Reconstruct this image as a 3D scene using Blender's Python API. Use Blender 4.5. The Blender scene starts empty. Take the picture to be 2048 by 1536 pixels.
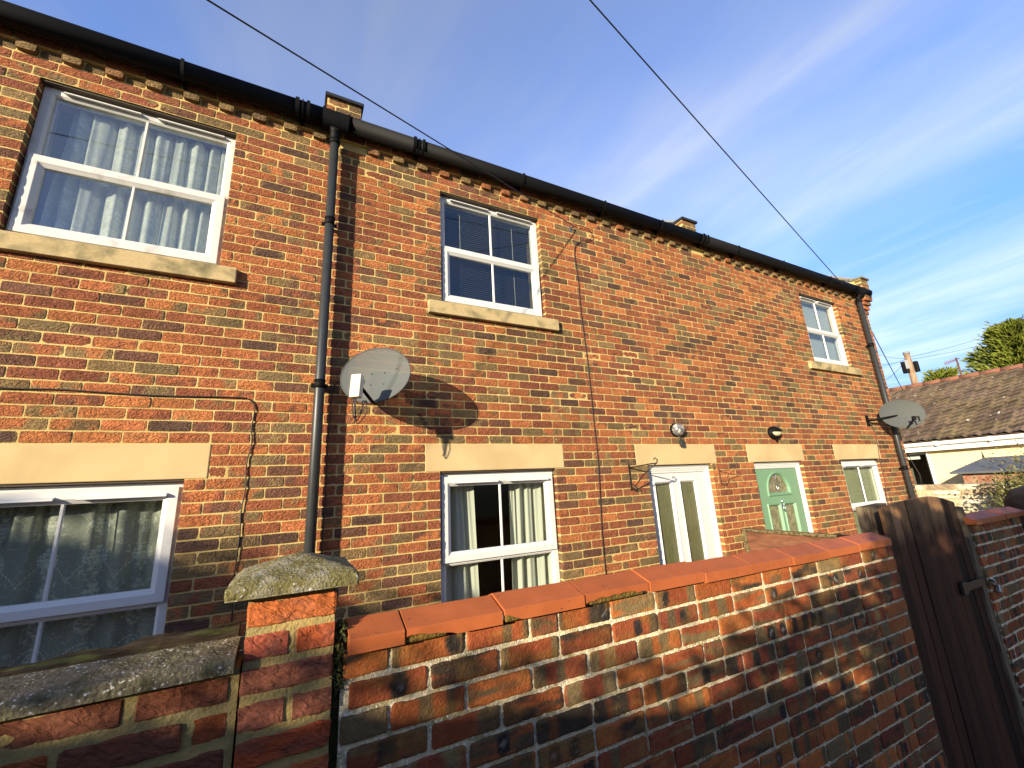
import bpy, math, random
import numpy as np
from mathutils import Vector, Matrix
C = bpy.context.scene.collection
rad = math.radians
random.seed(7); RNG = np.random.default_rng(11)

# ------------------------------------------------------------------ camera
cam = bpy.data.cameras.new('camera'); co = bpy.data.objects.new('camera', cam); C.objects.link(co)
cam.sensor_width = 36.0; cam.lens = 837.93/2048*36.0; cam.clip_start = 0.05; cam.clip_end = 2000
R = ((0.8890069, 0.0659725, 0.4531163), (-0.4549466, 0.2393557, 0.8577485), (-0.0518681, -0.9686880, 0.2428028))
m = Matrix.Identity(4)
for i in range(3):
    m[i][0] = R[i][0]; m[i][1] = -R[i][1]; m[i][2] = -R[i][2]
m[0][3], m[1][3], m[2][3] = 0.0, -3.388, 2.0
co.matrix_world = m
bpy.context.scene.camera = co

# ------------------------------------------------------------------ light
SUNV = Vector((-1.6, -1.0, 0.42)).normalized()          # towards the sun
el = math.asin(SUNV.z); az = math.atan2(SUNV.x, SUNV.y)
sun = bpy.data.lights.new('sun', 'SUN'); sun.energy = 5.0; sun.angle = rad(0.55); sun.color = (1.0, 0.86, 0.63)
so = bpy.data.objects.new('sun', sun); C.objects.link(so)
so.rotation_euler = SUNV.to_track_quat('Z', 'Y').to_euler()
sc = bpy.context.scene
sc.view_settings.view_transform = 'Standard'; sc.view_settings.look = 'None'
sc.view_settings.exposure = 0.93; sc.view_settings.gamma = 1.0
sc.cycles.max_bounces = 6; sc.cycles.transparent_max_bounces = 12

w = bpy.data.worlds.new('World'); sc.world = w; w.use_nodes = True
nt = w.node_tree; nt.nodes.clear()
def N(t, k, **kw):
    n = t.nodes.new(k)
    for a, b in kw.items(): setattr(n, a, b)
    return n
def math_(t, op, a, b=None, c=None, clamp=False):
    n = t.nodes.new('ShaderNodeMath'); n.operation = op; n.use_clamp = clamp
    for i, v in enumerate((a, b, c)):
        if v is None: continue
        if isinstance(v, (int, float)): n.inputs[i].default_value = v
        else: t.links.new(v, n.inputs[i])
    return n.outputs[0]
def mixc(t, f, a, b, blend='MIX'):
    n = t.nodes.new('ShaderNodeMix'); n.data_type = 'RGBA'; n.blend_type = blend; n.clamp_factor = True
    for s, v in ((n.inputs[0], f), (n.inputs[6], a), (n.inputs[7], b)):
        if isinstance(v, (int, float)): s.default_value = v
        elif isinstance(v, tuple): s.default_value = (*v[:3], 1)
        else: t.links.new(v, s)
    return n.outputs[2]
def ramp(t, f, stops, interp='LINEAR'):
    n = t.nodes.new('ShaderNodeValToRGB'); e = n.color_ramp.elements; n.color_ramp.interpolation = interp
    while len(e) < len(stops): e.new(0.5)
    for i, (p, c) in enumerate(stops):
        e[i].position = p; e[i].color = (c, c, c, 1) if isinstance(c, (int, float)) else (*c[:3], 1)
    t.links.new(f, n.inputs[0]); return n.outputs[0]
out = N(nt, 'ShaderNodeOutputWorld'); bg = N(nt, 'ShaderNodeBackground')
sky = N(nt, 'ShaderNodeTexSky'); sky.sky_type = 'NISHITA'; sky.sun_disc = False
sky.sun_elevation = el; sky.sun_rotation = az; sky.air_density = 1.0; sky.dust_density = 0.6; sky.ozone_density = 2.5
tc = N(nt, 'ShaderNodeTexCoord'); sx = N(nt, 'ShaderNodeSeparateXYZ'); nt.links.new(tc.outputs['Generated'], sx.inputs[0])
zz = math_(nt, 'MAXIMUM', sx.outputs[2], 0.04)
px_ = math_(nt, 'DIVIDE', sx.outputs[0], zz); py_ = math_(nt, 'DIVIDE', sx.outputs[1], zz)
def cirrus(sxy, off, lo, hi, det=6, rot=0.0, dist=0.6):
    cb = N(nt, 'ShaderNodeCombineXYZ'); nt.links.new(px_, cb.inputs[0]); nt.links.new(py_, cb.inputs[1])
    mp = N(nt, 'ShaderNodeMapping'); nt.links.new(cb.outputs[0], mp.inputs[0])
    mp.inputs[1].default_value = (off, off*0.7, 0); mp.inputs[2].default_value = (0, 0, rot); mp.inputs[3].default_value = (sxy[0], sxy[1], 1)
    no = N(nt, 'ShaderNodeTexNoise'); nt.links.new(mp.outputs[0], no.inputs[0]); no.inputs['Scale'].default_value = 1.0
    no.inputs['Detail'].default_value = det; no.inputs['Roughness'].default_value = 0.55; no.inputs['Distortion'].default_value = dist
    return ramp(nt, no.outputs['Fac'], [(lo, 0.0), (hi, 1.0)])
c1 = cirrus((1.7, 0.55), 3.1, 0.40, 0.74, 7, rad(16)); c2 = cirrus((4.5, 0.9), 7.3, 0.42, 0.80, 8, rad(16), 1.2); c3 = cirrus((0.55, 0.4), 1.7, 0.36, 0.70, 4)
cl = math_(nt, 'ADD', math_(nt, 'MULTIPLY', c1, math_(nt, 'ADD', math_(nt, 'MULTIPLY', c2, 0.55), 0.35)), math_(nt, 'MULTIPLY', c3, 0.70), clamp=True)
skt = mixc(nt, 1.0, sky.outputs[0], (1.14, 1.32, 1.88), 'MULTIPLY')
bw = N(nt, 'ShaderNodeRGBToBW'); nt.links.new(sky.outputs[0], bw.inputs[0])
cw = N(nt, 'ShaderNodeCombineColor')
for i, k in enumerate((2.35, 2.60, 3.20)): nt.links.new(math_(nt, 'MULTIPLY', bw.outputs[0], k), cw.inputs[i])
skc = mixc(nt, math_(nt, 'MULTIPLY', cl, 0.70), skt, cw.outputs[0])
# sky gain cut sunward to lower ambient fill, and dimmed towards the horizon
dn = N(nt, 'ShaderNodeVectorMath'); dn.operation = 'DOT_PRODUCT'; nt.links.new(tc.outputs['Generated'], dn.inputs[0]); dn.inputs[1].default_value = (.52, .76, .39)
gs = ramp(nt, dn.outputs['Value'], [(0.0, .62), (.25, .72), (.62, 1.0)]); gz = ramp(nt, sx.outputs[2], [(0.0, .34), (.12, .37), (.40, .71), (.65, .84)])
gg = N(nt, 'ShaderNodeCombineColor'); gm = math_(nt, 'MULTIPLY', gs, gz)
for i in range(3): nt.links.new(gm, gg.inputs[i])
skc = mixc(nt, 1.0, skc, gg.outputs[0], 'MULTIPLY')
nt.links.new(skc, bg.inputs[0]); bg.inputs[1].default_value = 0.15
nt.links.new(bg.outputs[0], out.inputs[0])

# ------------------------------------------------------------------ numeric noise
def _h(ix, iy, s):
    n = (ix*374761393 + iy*668265263 + s*362437) & 0xffffffff
    n = ((n ^ (n >> 13))*1274126177) & 0xffffffff
    return ((n ^ (n >> 16)) & 0xffff)/65535.0
def vnoise(x, y, s=0):
    x = np.asarray(x, float); y = np.asarray(y, float)
    ix = np.floor(x).astype(np.int64); iy = np.floor(y).astype(np.int64); fx = x-ix; fy = y-iy
    fx = fx*fx*(3-2*fx); fy = fy*fy*(3-2*fy)
    a, b, c, d = _h(ix, iy, s), _h(ix+1, iy, s), _h(ix, iy+1, s), _h(ix+1, iy+1, s)
    return (a*(1-fx)+b*fx)*(1-fy)+(c*(1-fx)+d*fx)*fy
def fbm(x, y, s=0, o=4):
    r = 0; a = 0.5
    for i in range(o): r = r+a*vnoise(x*2**i, y*2**i, s+i*17); a *= 0.5
    return r/(1-0.5**o)

# ------------------------------------------------------------------ materials
def mat(name, col=(.5, .5, .5), rough=.6, metal=0.0, spec=None, attr=False, var=0.0, vscale=8.0, col2=None, mscale=4.0, mlo=.4, mhi=.65,
        bump=0.0, bscale=40.0, bdist=0.01, stretch=None, coat=0.0, bdet=5.0, distort=0.0, speck=None, sscale=120.0, slo=.66, shi=.72, extra=None, tilt=0.0):
    M = bpy.data.materials.new(name); M.use_nodes = True; t = M.node_tree; b = t.nodes['Principled BSDF']
    tcn = N(t, 'ShaderNodeTexCoord'); vec = tcn.outputs['Object']
    if stretch:
        mp = N(t, 'ShaderNodeMapping'); t.links.new(vec, mp.inputs[0]); mp.vector_type = 'TEXTURE' if tilt else 'POINT'; mp.inputs[3].default_value = tuple(1/q for q in stretch) if tilt else stretch; mp.inputs[2].default_value = (0, tilt, 0); vec = mp.outputs[0]
    def noise(sc_, det=5.0, dis=0.0):
        n = N(t, 'ShaderNodeTexNoise'); t.links.new(vec, n.inputs[0]); n.inputs['Scale'].default_value = sc_
        n.inputs['Detail'].default_value = det; n.inputs['Distortion'].default_value = dis; return n.outputs['Fac']
    if attr:
        a = N(t, 'ShaderNodeAttribute'); a.attribute_name = 'Col'; c = a.outputs['Color']
    else:
        r = N(t, 'ShaderNodeRGB'); r.outputs[0].default_value = (*col, 1); c = r.outputs[0]
    if col2: c = mixc(t, ramp(t, noise(mscale, 6, .4), [(mlo, 0.0), (mhi, 1.0)]), c, col2)
    if speck: c = mixc(t, ramp(t, noise(sscale, 3), [(slo, 0.0), (shi, 1.0)]), c, speck)
    if var:
        f = math_(t, 'ADD', math_(t, 'MULTIPLY', noise(vscale, 8), 2*var), 1-var)
        cc = N(t, 'ShaderNodeCombineColor')
        for i in range(3): t.links.new(f, cc.inputs[i])
        c = mixc(t, 1.0, c, cc.outputs[0], 'MULTIPLY')
    t.links.new(c, b.inputs['Base Color'])
    b.inputs['Roughness'].default_value = rough; b.inputs['Metallic'].default_value = metal
    if spec is not None: b.inputs['Specular IOR Level'].default_value = spec
    if coat: b.inputs['Coat Weight'].default_value = coat
    if bump:
        bn = N(t, 'ShaderNodeBump'); bn.inputs['Strength'].default_value = bump; bn.inputs['Distance'].default_value = bdist
        t.links.new(noise(bscale, bdet, distort), bn.inputs['Height']); t.links.new(bn.outputs[0], b.inputs['Normal'])
    if extra: extra(M, t, b)
    return M
M_BRICK = mat('wirecut_brick', attr=True, rough=.92, spec=.2, var=.32, vscale=45, bump=1.0, bscale=26, bdist=.024, stretch=(1, 1, 1.7), distort=2.0)
M_OLDBRICK = mat('old_brick', attr=True, rough=.8, spec=.3, var=.38, vscale=60, bump=.8, bscale=110, bdist=.006, distort=.6, speck=(.5, .47, .42), sscale=260, slo=.70, shi=.76)
M_CREASE = mat('creased_brick', attr=True, rough=.85, spec=.3, var=.32, vscale=50, bump=1.0, bscale=30, bdist=.012, stretch=(.8, 1, 2.2), distort=1.4, tilt=rad(28))
M_MORTAR = mat('buff_mortar', (.63, .47, .185), .95, spec=.1, col2=(.50, .37, .14), mscale=3, var=.22, vscale=90, bump=.7, bscale=120, bdist=.006)
M_OLDMORTAR = mat('grey_lime_mortar', (.74, .63, .40), .95, spec=.1, col2=(.34, .29, .14), mscale=11, mlo=.52, mhi=.68, var=.35, vscale=120, bump=.9, bscale=170, bdist=.006, speck=(.80, .77, .66), sscale=120, slo=.56, shi=.61)
M_YMORTAR = mat('ochre_mortar', (.42, .31, .12), .95, spec=.1, col2=(.25, .21, .10), mscale=8, var=.25, vscale=80, bump=.8, bscale=120, bdist=.006)
M_STONE = mat('cast_stone', (.62, .46, .235), .9, spec=.15, col2=(.52, .38, .19), mscale=2.5, var=.12, vscale=220, bump=.25, bscale=300, bdist=.003)
M_SILL = mat('stained_sill_stone', (.48, .37, .19), .9, spec=.15, col2=(.17, .15, .08), mscale=7, mlo=.47, mhi=.72, var=.25, vscale=60, bump=.35, bscale=180, bdist=.004)
M_UPVC = mat('white_upvc', (.66, .66, .64), .32, spec=.5, var=.05, vscale=12)
M_UPVCD = mat('weathered_upvc', (.62, .61, .58), .45, spec=.4, col2=(.30, .28, .25), mscale=7, mlo=.56, mhi=.80, var=.08, vscale=25)
M_BLACK = mat('black_plastic', (.006, .006, .0065), .60, spec=.12, var=.3, vscale=30)
M_PIPE = mat('grey_black_pipe', (.030, .033, .034), .42, spec=.5, var=.25, vscale=20)
M_CABLE = mat('black_cable', (.012, .011, .012), .55)
M_BCABLE = mat('brown_cable', (.10, .045, .03), .6)
M_WIRE = mat('overhead_wire', (.02, .02, .025), .6)
M_LEAD = mat('grey_lead', (.22, .23, .24), .6, var=.2)
M_SLATE = mat('dark_slate', (.035, .036, .04), .6, var=.3, vscale=20)
M_TILE = mat('red_coping_tile', attr=True, rough=.55, spec=.28, var=.30, vscale=11, bump=.25, bscale=160, bdist=.003, speck=(.06, .04, .03), sscale=70, slo=.70, shi=.73)
M_LICHEN = mat('lichened_concrete', (.155, .135, .055), .95, spec=.1, col2=(.27, .25, .17), mscale=22, mlo=.42, mhi=.62, var=.5, vscale=90, bump=1.0, bscale=130, bdist=.006, speck=(.62, .62, .56), sscale=130, slo=.645, shi=.68)
M_LICHEN2 = mat('lichened_stone_coping', (.20, .17, .11), .95, spec=.1, col2=(.11, .10, .055), mscale=20, mlo=.42, mhi=.62, var=.5, vscale=90, bump=1.0, bscale=130, bdist=.006, speck=(.62, .60, .54), sscale=110, slo=.635, shi=.67)
M_GATE = mat('stained_gate_boards', attr=True, rough=.75, spec=.25, var=.45, vscale=7, stretch=(9, 9, 1), bump=.7, bscale=16, bdist=.01)
M_WOODG = mat('weathered_wood', (.22, .17, .11), .85, spec=.15, col2=(.09, .065, .04), mscale=5, var=.35, vscale=10, stretch=(8, 8, 1), bump=.6, bscale=14, bdist=.008)
M_WOODB = mat('brown_fence_timber', (.20, .085, .045), .8, spec=.2, col2=(.12, .05, .03), mscale=4, var=.35, vscale=12, stretch=(6, 1, 6), bump=.5, bscale=16, bdist=.006)
M_WOODT = mat('mossy_rail_timber', (.20, .155, .08), .9, spec=.1, col2=(.06, .045, .02), mscale=6, var=.4, vscale=14, stretch=(1, 5, 9), bump=.6, bscale=16, bdist=.008)
M_DARKW = mat('dark_rotten_timber', (.055, .040, .026), .9, spec=.1, col2=(.10, .11, .035), mscale=14, mlo=.52, mhi=.66, var=.5, vscale=30, stretch=(.6, 4, 5), bump=.9, bscale=30, bdist=.01)
M_GREEN = mat('sage_green_door', (.165, .31, .185), .38, spec=.4, var=.08, vscale=30, bump=.12, bscale=60, bdist=.004, stretch=(5, 5, 1))
M_CHROME = mat('chrome', (.75, .75, .76), .15, metal=1.0)
M_STEEL = mat('padlock_steel', (.35, .38, .38), .3, metal=.9)
M_IRON = mat('black_iron', (.025, .02, .017), .55, spec=.4, var=.3, vscale=60)
M_RUST = mat('rusty_iron', (.13, .05, .025), .8, var=.4, vscale=60)
M_DARK = mat('room_plaster', (.16, .13, .10), .9)
M_FLOOR = mat('room_carpet', (.10, .075, .06), .95)
M_MOSS = mat('moss', (.06, .075, .02), .95, var=.6, vscale=120, bump=1.0, bscale=200, bdist=.01, col2=(.13, .13, .03), mscale=40)
M_LNB = mat('ivory_plastic', (.70, .67, .52), .4, var=.05)
M_LAMPGL = mat('cream_lens', (.62, .56, .34), .35, var=.05)
M_CREAM = mat('cream_render', (.80, .66, .38), .9, spec=.1, var=.08, vscale=5, bump=.15, bscale=90, bdist=.004)
M_WHITE = mat('white_paint', (.82, .80, .76), .5, var=.05)
M_RTILE = mat('concrete_roof_tile', attr=True, rough=.9, spec=.15, var=.4, vscale=14, bump=.6, bscale=60, bdist=.01, speck=(.55, .52, .44), sscale=9, slo=.70, shi=.73)
M_RIDGE = mat('red_ridge_tile', (.21, .085, .05), .85, var=.4, vscale=9)
M_WSTONE = mat('whitewashed_stone', attr=True, rough=.9, spec=.15, var=.3, vscale=14, bump=.9, bscale=25, bdist=.02)
M_POLE = mat('bleached_pole_timber', (.36, .25, .15), .85, col2=(.20, .12, .07), mscale=3, var=.4, vscale=6, stretch=(4, 4, 1))
M_LEAF = mat('leaf', attr=True, rough=.55, spec=.35)
M_BARK = mat('bark', (.09, .065, .045), .9, var=.4, vscale=25, bump=.8, bscale=30, bdist=.01)
M_GRAVEL = mat('path_concrete', (.22, .20, .17), .95, col2=(.14, .125, .10), mscale=3, var=.3, vscale=60, bump=.6, bscale=150, bdist=.01)
M_EARTH = mat('grass_earth', (.07, .085, .03), .95, col2=(.11, .09, .06), mscale=2, var=.4, vscale=40, bump=.8, bscale=40, bdist=.03)
M_BLIND = mat('grey_blind_slats', (.20, .21, .23), .6)
M_PALEBLIND = mat('pale_blue_net_panel', (.42, .46, .48), .8, var=.06, vscale=9)
M_BLACKFAB = mat('black_cover', (.006, .006, .006), .8, bump=.5, bscale=20, bdist=.02)
M_DARKCAP = mat('dark_cap_flashing', (.02, .02, .022), .5)
M_HEADF = mat('brown_head_flashing', (.06, .042, .03), .7)
M_BLOCK = mat('junction_box_grey', (.30, .31, .31), .5)

def glass(name, refl=.10, tint=(.92, .95, .93), tr=1.0, extra_rough=0.0):
    M = bpy.data.materials.new(name); M.use_nodes = True; t = M.node_tree; t.nodes.clear()
    o = N(t, 'ShaderNodeOutputMaterial'); mx = N(t, 'ShaderNodeMixShader'); tp = N(t, 'ShaderNodeBsdfTransparent'); gl = N(t, 'ShaderNodeBsdfGlossy')
    tp.inputs[0].default_value = (*tint, 1); gl.inputs['Roughness'].default_value = extra_rough
    fr = N(t, 'ShaderNodeLayerWeight'); fr.inputs[0].default_value = .5
    f = math_(t, 'ADD', math_(t, 'MULTIPLY', math_(t, 'POWER', fr.outputs['Facing'], 3.5), .55), refl, clamp=True)
    t.links.new(f, mx.inputs[0]); t.links.new(tp.outputs[0], mx.inputs[1]); t.links.new(gl.outputs[0], mx.inputs[2]); t.links.new(mx.outputs[0], o.inputs[0])
    return M
M_GLASS = glass('window_glass', .10)
M_GLASSHI = glass('sky_reflecting_glass', .15)
M_GLASSLOW = glass('window_glass_lower', .02)

def reeded():
    def ex(M, t, b):
        tcn = N(t, 'ShaderNodeTexCoord'); wv = N(t, 'ShaderNodeTexNoise'); mp = N(t, 'ShaderNodeMapping')
        t.links.new(tcn.outputs['Object'], mp.inputs[0]); mp.inputs[3].default_value = (60, 60, 2.5); t.links.new(mp.outputs[0], wv.inputs[0])
        wv.inputs['Scale'].default_value = 1.0; bn = N(t, 'ShaderNodeBump'); bn.inputs['Strength'].default_value = .8; bn.inputs['Distance'].default_value = .01
        t.links.new(wv.outputs['Fac'], bn.inputs['Height']); t.links.new(bn.outputs[0], b.inputs['Normal'])
    return mat('obscure_glass', (.105, .11, .05), .12, spec=.6, var=.15, vscale=3, extra=ex)
M_REED = reeded()
M_PATG = mat('patterned_glass', (.17, .15, .085), .15, spec=.6, col2=(.28, .25, .14), mscale=18, mlo=.45, mhi=.6, bump=1.0, bscale=25, bdist=.01, distort=2.5)
M_FROST = mat('frosted_glass', (.34, .34, .21), .25, spec=.5, var=.08, vscale=5)

def net(name, lace, base=.50, col=(.80, .82, .78)):
    M = bpy.data.materials.new(name); M.use_nodes = True; t = M.node_tree; t.nodes.clear()
    o = N(t, 'ShaderNodeOutputMaterial'); mx = N(t, 'ShaderNodeMixShader'); tp = N(t, 'ShaderNodeBsdfTransparent')
    df = N(t, 'ShaderNodeBsdfDiffuse'); tl = N(t, 'ShaderNodeBsdfTranslucent'); m2 = N(t, 'ShaderNodeMixShader'); m2.inputs[0].default_value = .35
    df.inputs[0].default_value = (*col, 1); tl.inputs[0].default_value = (*col, 1)
    t.links.new(df.outputs[0], m2.inputs[1]); t.links.new(tl.outputs[0], m2.inputs[2])
    if lace:
        uv = N(t, 'ShaderNodeAttribute'); uv.attribute_name = 'cuv'; uv.attribute_type = 'GEOMETRY'
        xy = N(t, 'ShaderNodeSeparateXYZ'); t.links.new(uv.outputs['Vector'], xy.inputs[0]); U_, V_ = xy.outputs[0], xy.outputs[1]
        a = math_(t, 'MULTIPLY', math_(t, 'ABSOLUTE', math_(t, 'SUBTRACT', math_(t, 'FRACT', math_(t, 'DIVIDE', U_, .27)), .5)), .27)
        def nz(x, y, sc_, det=2):
            cb = N(t, 'ShaderNodeCombineXYZ')
            for k_, q_ in ((0, x), (1, y)):
                if isinstance(q_, (int, float)): cb.inputs[k_].default_value = q_
                else: t.links.new(q_, cb.inputs[k_])
            n_ = N(t, 'ShaderNodeTexNoise'); t.links.new(cb.outputs[0], n_.inputs[0]); n_.inputs['Scale'].default_value = sc_; n_.inputs['Detail'].default_value = det; return n_.outputs['Fac']
        wdt = math_(t, 'MULTIPLY', ramp(t, nz(0, V_, 9), [(.38, .10), (.62, 1.0)]), .075)
        env = ramp(t, math_(t, 'SUBTRACT', wdt, a), [(0.0, 0.0), (.012, 1.0)])
        mot = math_(t, 'MULTIPLY', ramp(t, nz(a, V_, 62, 3), [(.42, .15), (.56, 1.0)]), env)
        vv = math_(t, 'MULTIPLY', math_(t, 'FRACT', math_(t, 'DIVIDE', V_, .46)), .46)
        cur = math_(t, 'ADD', math_(t, 'MULTIPLY', math_(t, 'POWER', math_(t, 'DIVIDE', a, .135), 2.0), -.12), .34)
        sw = ramp(t, math_(t, 'ABSOLUTE', math_(t, 'SUBTRACT', vv, cur)), [(.003, 1.0), (.008, 0.0)])
        sw = math_(t, 'MULTIPLY', sw, ramp(t, math_(t, 'FRACT', math_(t, 'MULTIPLY', a, 70)), [(.4, 1.0), (.6, .2)]))
        sc2 = ramp(t, math_(t, 'ABSOLUTE', math_(t, 'SUBTRACT', nz(U_, V_, 16, 1), .5)), [(.006, .55), (.018, 0.0)])
        pat = math_(t, 'MAXIMUM', math_(t, 'MAXIMUM', mot, sw), sc2)
        f = math_(t, 'ADD', math_(t, 'MULTIPLY', pat, lace), base, clamp=True)
    else:
        f = base
    if isinstance(f, float): mx.inputs[0].default_value = f
    else: t.links.new(f, mx.inputs[0])
    t.links.new(tp.outputs[0], mx.inputs[1]); t.links.new(m2.outputs[0], mx.inputs[2]); t.links.new(mx.outputs[0], o.inputs[0])
    return M
M_NETUP = net('net_curtain_cloth', .25, .75, (.92, .94, .88))
M_LACE = net('lace_curtain_cloth', .50, .50, (.93, .94, .82))
M_CURT = net('white_lined_curtain', 0, .97, (.74, .73, .64))

def dishmat():
    M = bpy.data.materials.new('perforated_grey_metal'); M.use_nodes = True; t = M.node_tree; b = t.nodes['Principled BSDF']; o = t.nodes['Material Output']
    b.inputs['Base Color'].default_value = (.115, .128, .126, 1); b.inputs['Roughness'].default_value = .7; b.inputs['Specular IOR Level'].default_value = .12
    tp = N(t, 'ShaderNodeBsdfTransparent'); mx = N(t, 'ShaderNodeMixShader'); mx.inputs[0].default_value = .88
    t.links.new(tp.outputs[0], mx.inputs[1]); t.links.new(b.outputs[0], mx.inputs[2]); t.links.new(mx.outputs[0], o.inputs[0]); return M
M_DISH = dishmat()
M_DISHD = mat('dark_grey_dish_metal', (.085, .092, .088), .7, spec=.15, var=.08, vscale=30)

# ------------------------------------------------------------------ object helpers
ORG = {}
def tag(o, label=None, cat=None, group=None, kind=None):
    if label: o['label'] = label
    if cat: o['category'] = cat
    if group: o['group'] = group
    if kind: o['kind'] = kind
    return o
def empty(name, loc, label, cat, group=None):
    o = bpy.data.objects.new(name, None); C.objects.link(o); o.location = loc; o.empty_display_size = .2
    ORG[o.name] = np.array(loc, float); return tag(o, label, cat, group)
class MB:
    def __init__(s): s.v = []; s.f = []; s.m = []; s.c = []; s.n = 0; s.smooth = []
    def add(s, V, F, m=0, col=None, smooth=False):
        V = np.asarray(V, float).reshape(-1, 3)
        for f in F: s.f.append(tuple(int(i)+s.n for i in f)); s.m.append(m); s.smooth.append(smooth)
        s.v.append(V)
        c = np.ones((len(V), 3))*.5 if col is None else np.broadcast_to(np.asarray(col, float), (len(V), 3))
        s.c.append(c); s.n += len(V); return s
    def box(s, x0, x1, y0, y1, z0, z1, m=0, col=None):
        V = [(x, y, z) for x in (x0, x1) for y in (y0, y1) for z in (z0, z1)]
        return s.add(V, [(0, 1, 3, 2), (4, 6, 7, 5), (0, 4, 5, 1), (2, 3, 7, 6), (0, 2, 6, 4), (1, 5, 7, 3)], m, col)
    def obox(s, c, ax, m=0, col=None):     # oriented box: centre, three half-axis vectors
        c = np.array(c, float); a = [np.array(q, float) for q in ax]
        V = [c+i*a[0]+j*a[1]+k*a[2] for i in (-1, 1) for j in (-1, 1) for k in (-1, 1)]
        return s.add(V, [(0, 1, 3, 2), (4, 6, 7, 5), (0, 4, 5, 1), (2, 3, 7, 6), (0, 2, 6, 4), (1, 5, 7, 3)], m, col)
    def tube(s, pts, r, n=10, m=0, cap=True, col=None):
        P = [Vector(p) for p in pts]; k = len(P); rs = r if hasattr(r, '__len__') else [r]*k
        V = []; up = None
        for i, p in enumerate(P):
            d = (P[min(i+1, k-1)]-P[max(i-1, 0)]).normalized()
            if up is None: up = d.orthogonal().normalized()
            up = (up-d*up.dot(d)).normalized(); b = d.cross(up)
            for j in range(n):
                a = 2*math.pi*j/n; V.append(p+(up*math.cos(a)+b*math.sin(a))*rs[i])
        F = [(i*n+j, i*n+(j+1) % n, (i+1)*n+(j+1) % n, (i+1)*n+j) for i in range(k-1) for j in range(n)]
        s.add(V, F, m, col, True)
        if cap: s.f.append(tuple(s.n-len(V)+j for j in range(n))[::-1]); s.m.append(m); s.smooth.append(False); s.f.append(tuple(s.n-n+j for j in range(n))); s.m.append(m); s.smooth.append(False)
        return s
    def rectring(s, x0, x1, z0, z1, prof, m=0, M=None):   # prof: (inset, y) closed polygon swept round a rectangle with mitred corners
        n = len(prof); V = []
        for cx, cz, sx_, sz_ in ((x0, z0, 1, 1), (x1, z0, -1, 1), (x1, z1, -1, -1), (x0, z1, 1, -1)):
            for a, y in prof: V.append((cx+sx_*a, y, cz+sz_*a))
        F = [(i*n+j, i*n+(j+1) % n, ((i+1) % 4)*n+(j+1) % n, ((i+1) % 4)*n+j) for i in range(4) for j in range(n)]
        return s.add(V, F, m)
    def extx(s, x0, x1, prof, m=0, col=None, segs=1, smooth=False):     # closed polygon (y,z) extruded along x
        n = len(prof); V = []; xs = np.linspace(x0, x1, segs+1)
        for x in xs: V += [(x, y, z) for y, z in prof]
        F = [(i*n+j, i*n+(j+1) % n, (i+1)*n+(j+1) % n, (i+1)*n+j) for i in range(segs) for j in range(n)]
        F2 = [tuple(range(n))[::-1], tuple(segs*n+j for j in range(n))]
        s.add(V, F, m, col, smooth); k = s.n-len(V)
        for f in F2: s.f.append(tuple(i+k for i in f)); s.m.append(m); s.smooth.append(False)
        return s
    def lathe(s, c, ax, prof, n=20, m=0, sx_=1.0, smooth=True, u=None):   # prof: (radius, height along ax); sx_ scales the u direction
        c = Vector(c); ax = Vector(ax).normalized(); u = Vector(u).normalized() if u is not None else ax.orthogonal().normalized(); v = ax.cross(u); V = []
        for r, h in prof:
            for j in range(n):
                a = 2*math.pi*j/n; V.append(c+ax*h+u*(math.cos(a)*r*sx_)+v*(math.sin(a)*r))
        k = len(prof)
        F = [(i*n+j, i*n+(j+1) % n, (i+1)*n+(j+1) % n, (i+1)*n+j) for i in range(k-1) for j in range(n)]
        return s.add(V, F, m, None, smooth)
    def build(s, name, mats, parent=None, attr=None, fix=True):
        if not isinstance(mats, (list, tuple)): mats = [mats]
        V = np.concatenate(s.v); me = bpy.data.meshes.new(name)
        org = np.zeros(3)
        if parent is not None:
            p = parent
            while p.parent: p = p.parent
            org = ORG[p.name]
        else:
            org = np.array([(V[:, 0].min()+V[:, 0].max())/2, (V[:, 1].min()+V[:, 1].max())/2, V[:, 2].min()])
        me.from_pydata((V-org).tolist(), [], s.f)
        me.polygons.foreach_set('material_index', s.m); me.polygons.foreach_set('use_smooth', s.smooth)
        for q in mats: me.materials.append(q)
        ca = me.color_attributes.new('Col', 'FLOAT_COLOR', 'POINT')
        cc = np.ones((len(V), 4)); cc[:, :3] = np.concatenate(s.c); ca.data.foreach_set('color', cc.ravel())
        if attr is not None:
            at = me.attributes.new('cuv', 'FLOAT_VECTOR', 'POINT'); at.data.foreach_set('vector', np.asarray(attr, float).ravel())
        me.update()
        o = bpy.data.objects.new(name, me); C.objects.link(o)
        if fix:
            import bmesh
            bm = bmesh.new(); bm.from_mesh(me)
            if len(bm.faces) < 60000: bmesh.ops.recalc_face_normals(bm, faces=bm.faces)
            bm.to_mesh(me); bm.free()
        if parent is not None: o.parent = parent
        else: o.location = org.tolist(); ORG[o.name] = org
        return o
def bevel(o, w_=.004, seg=2):
    b = o.modifiers.new('bevel', 'BEVEL'); b.width = w_; b.segments = seg; b.limit_method = 'ANGLE'; b.angle_limit = rad(35); return o

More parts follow.
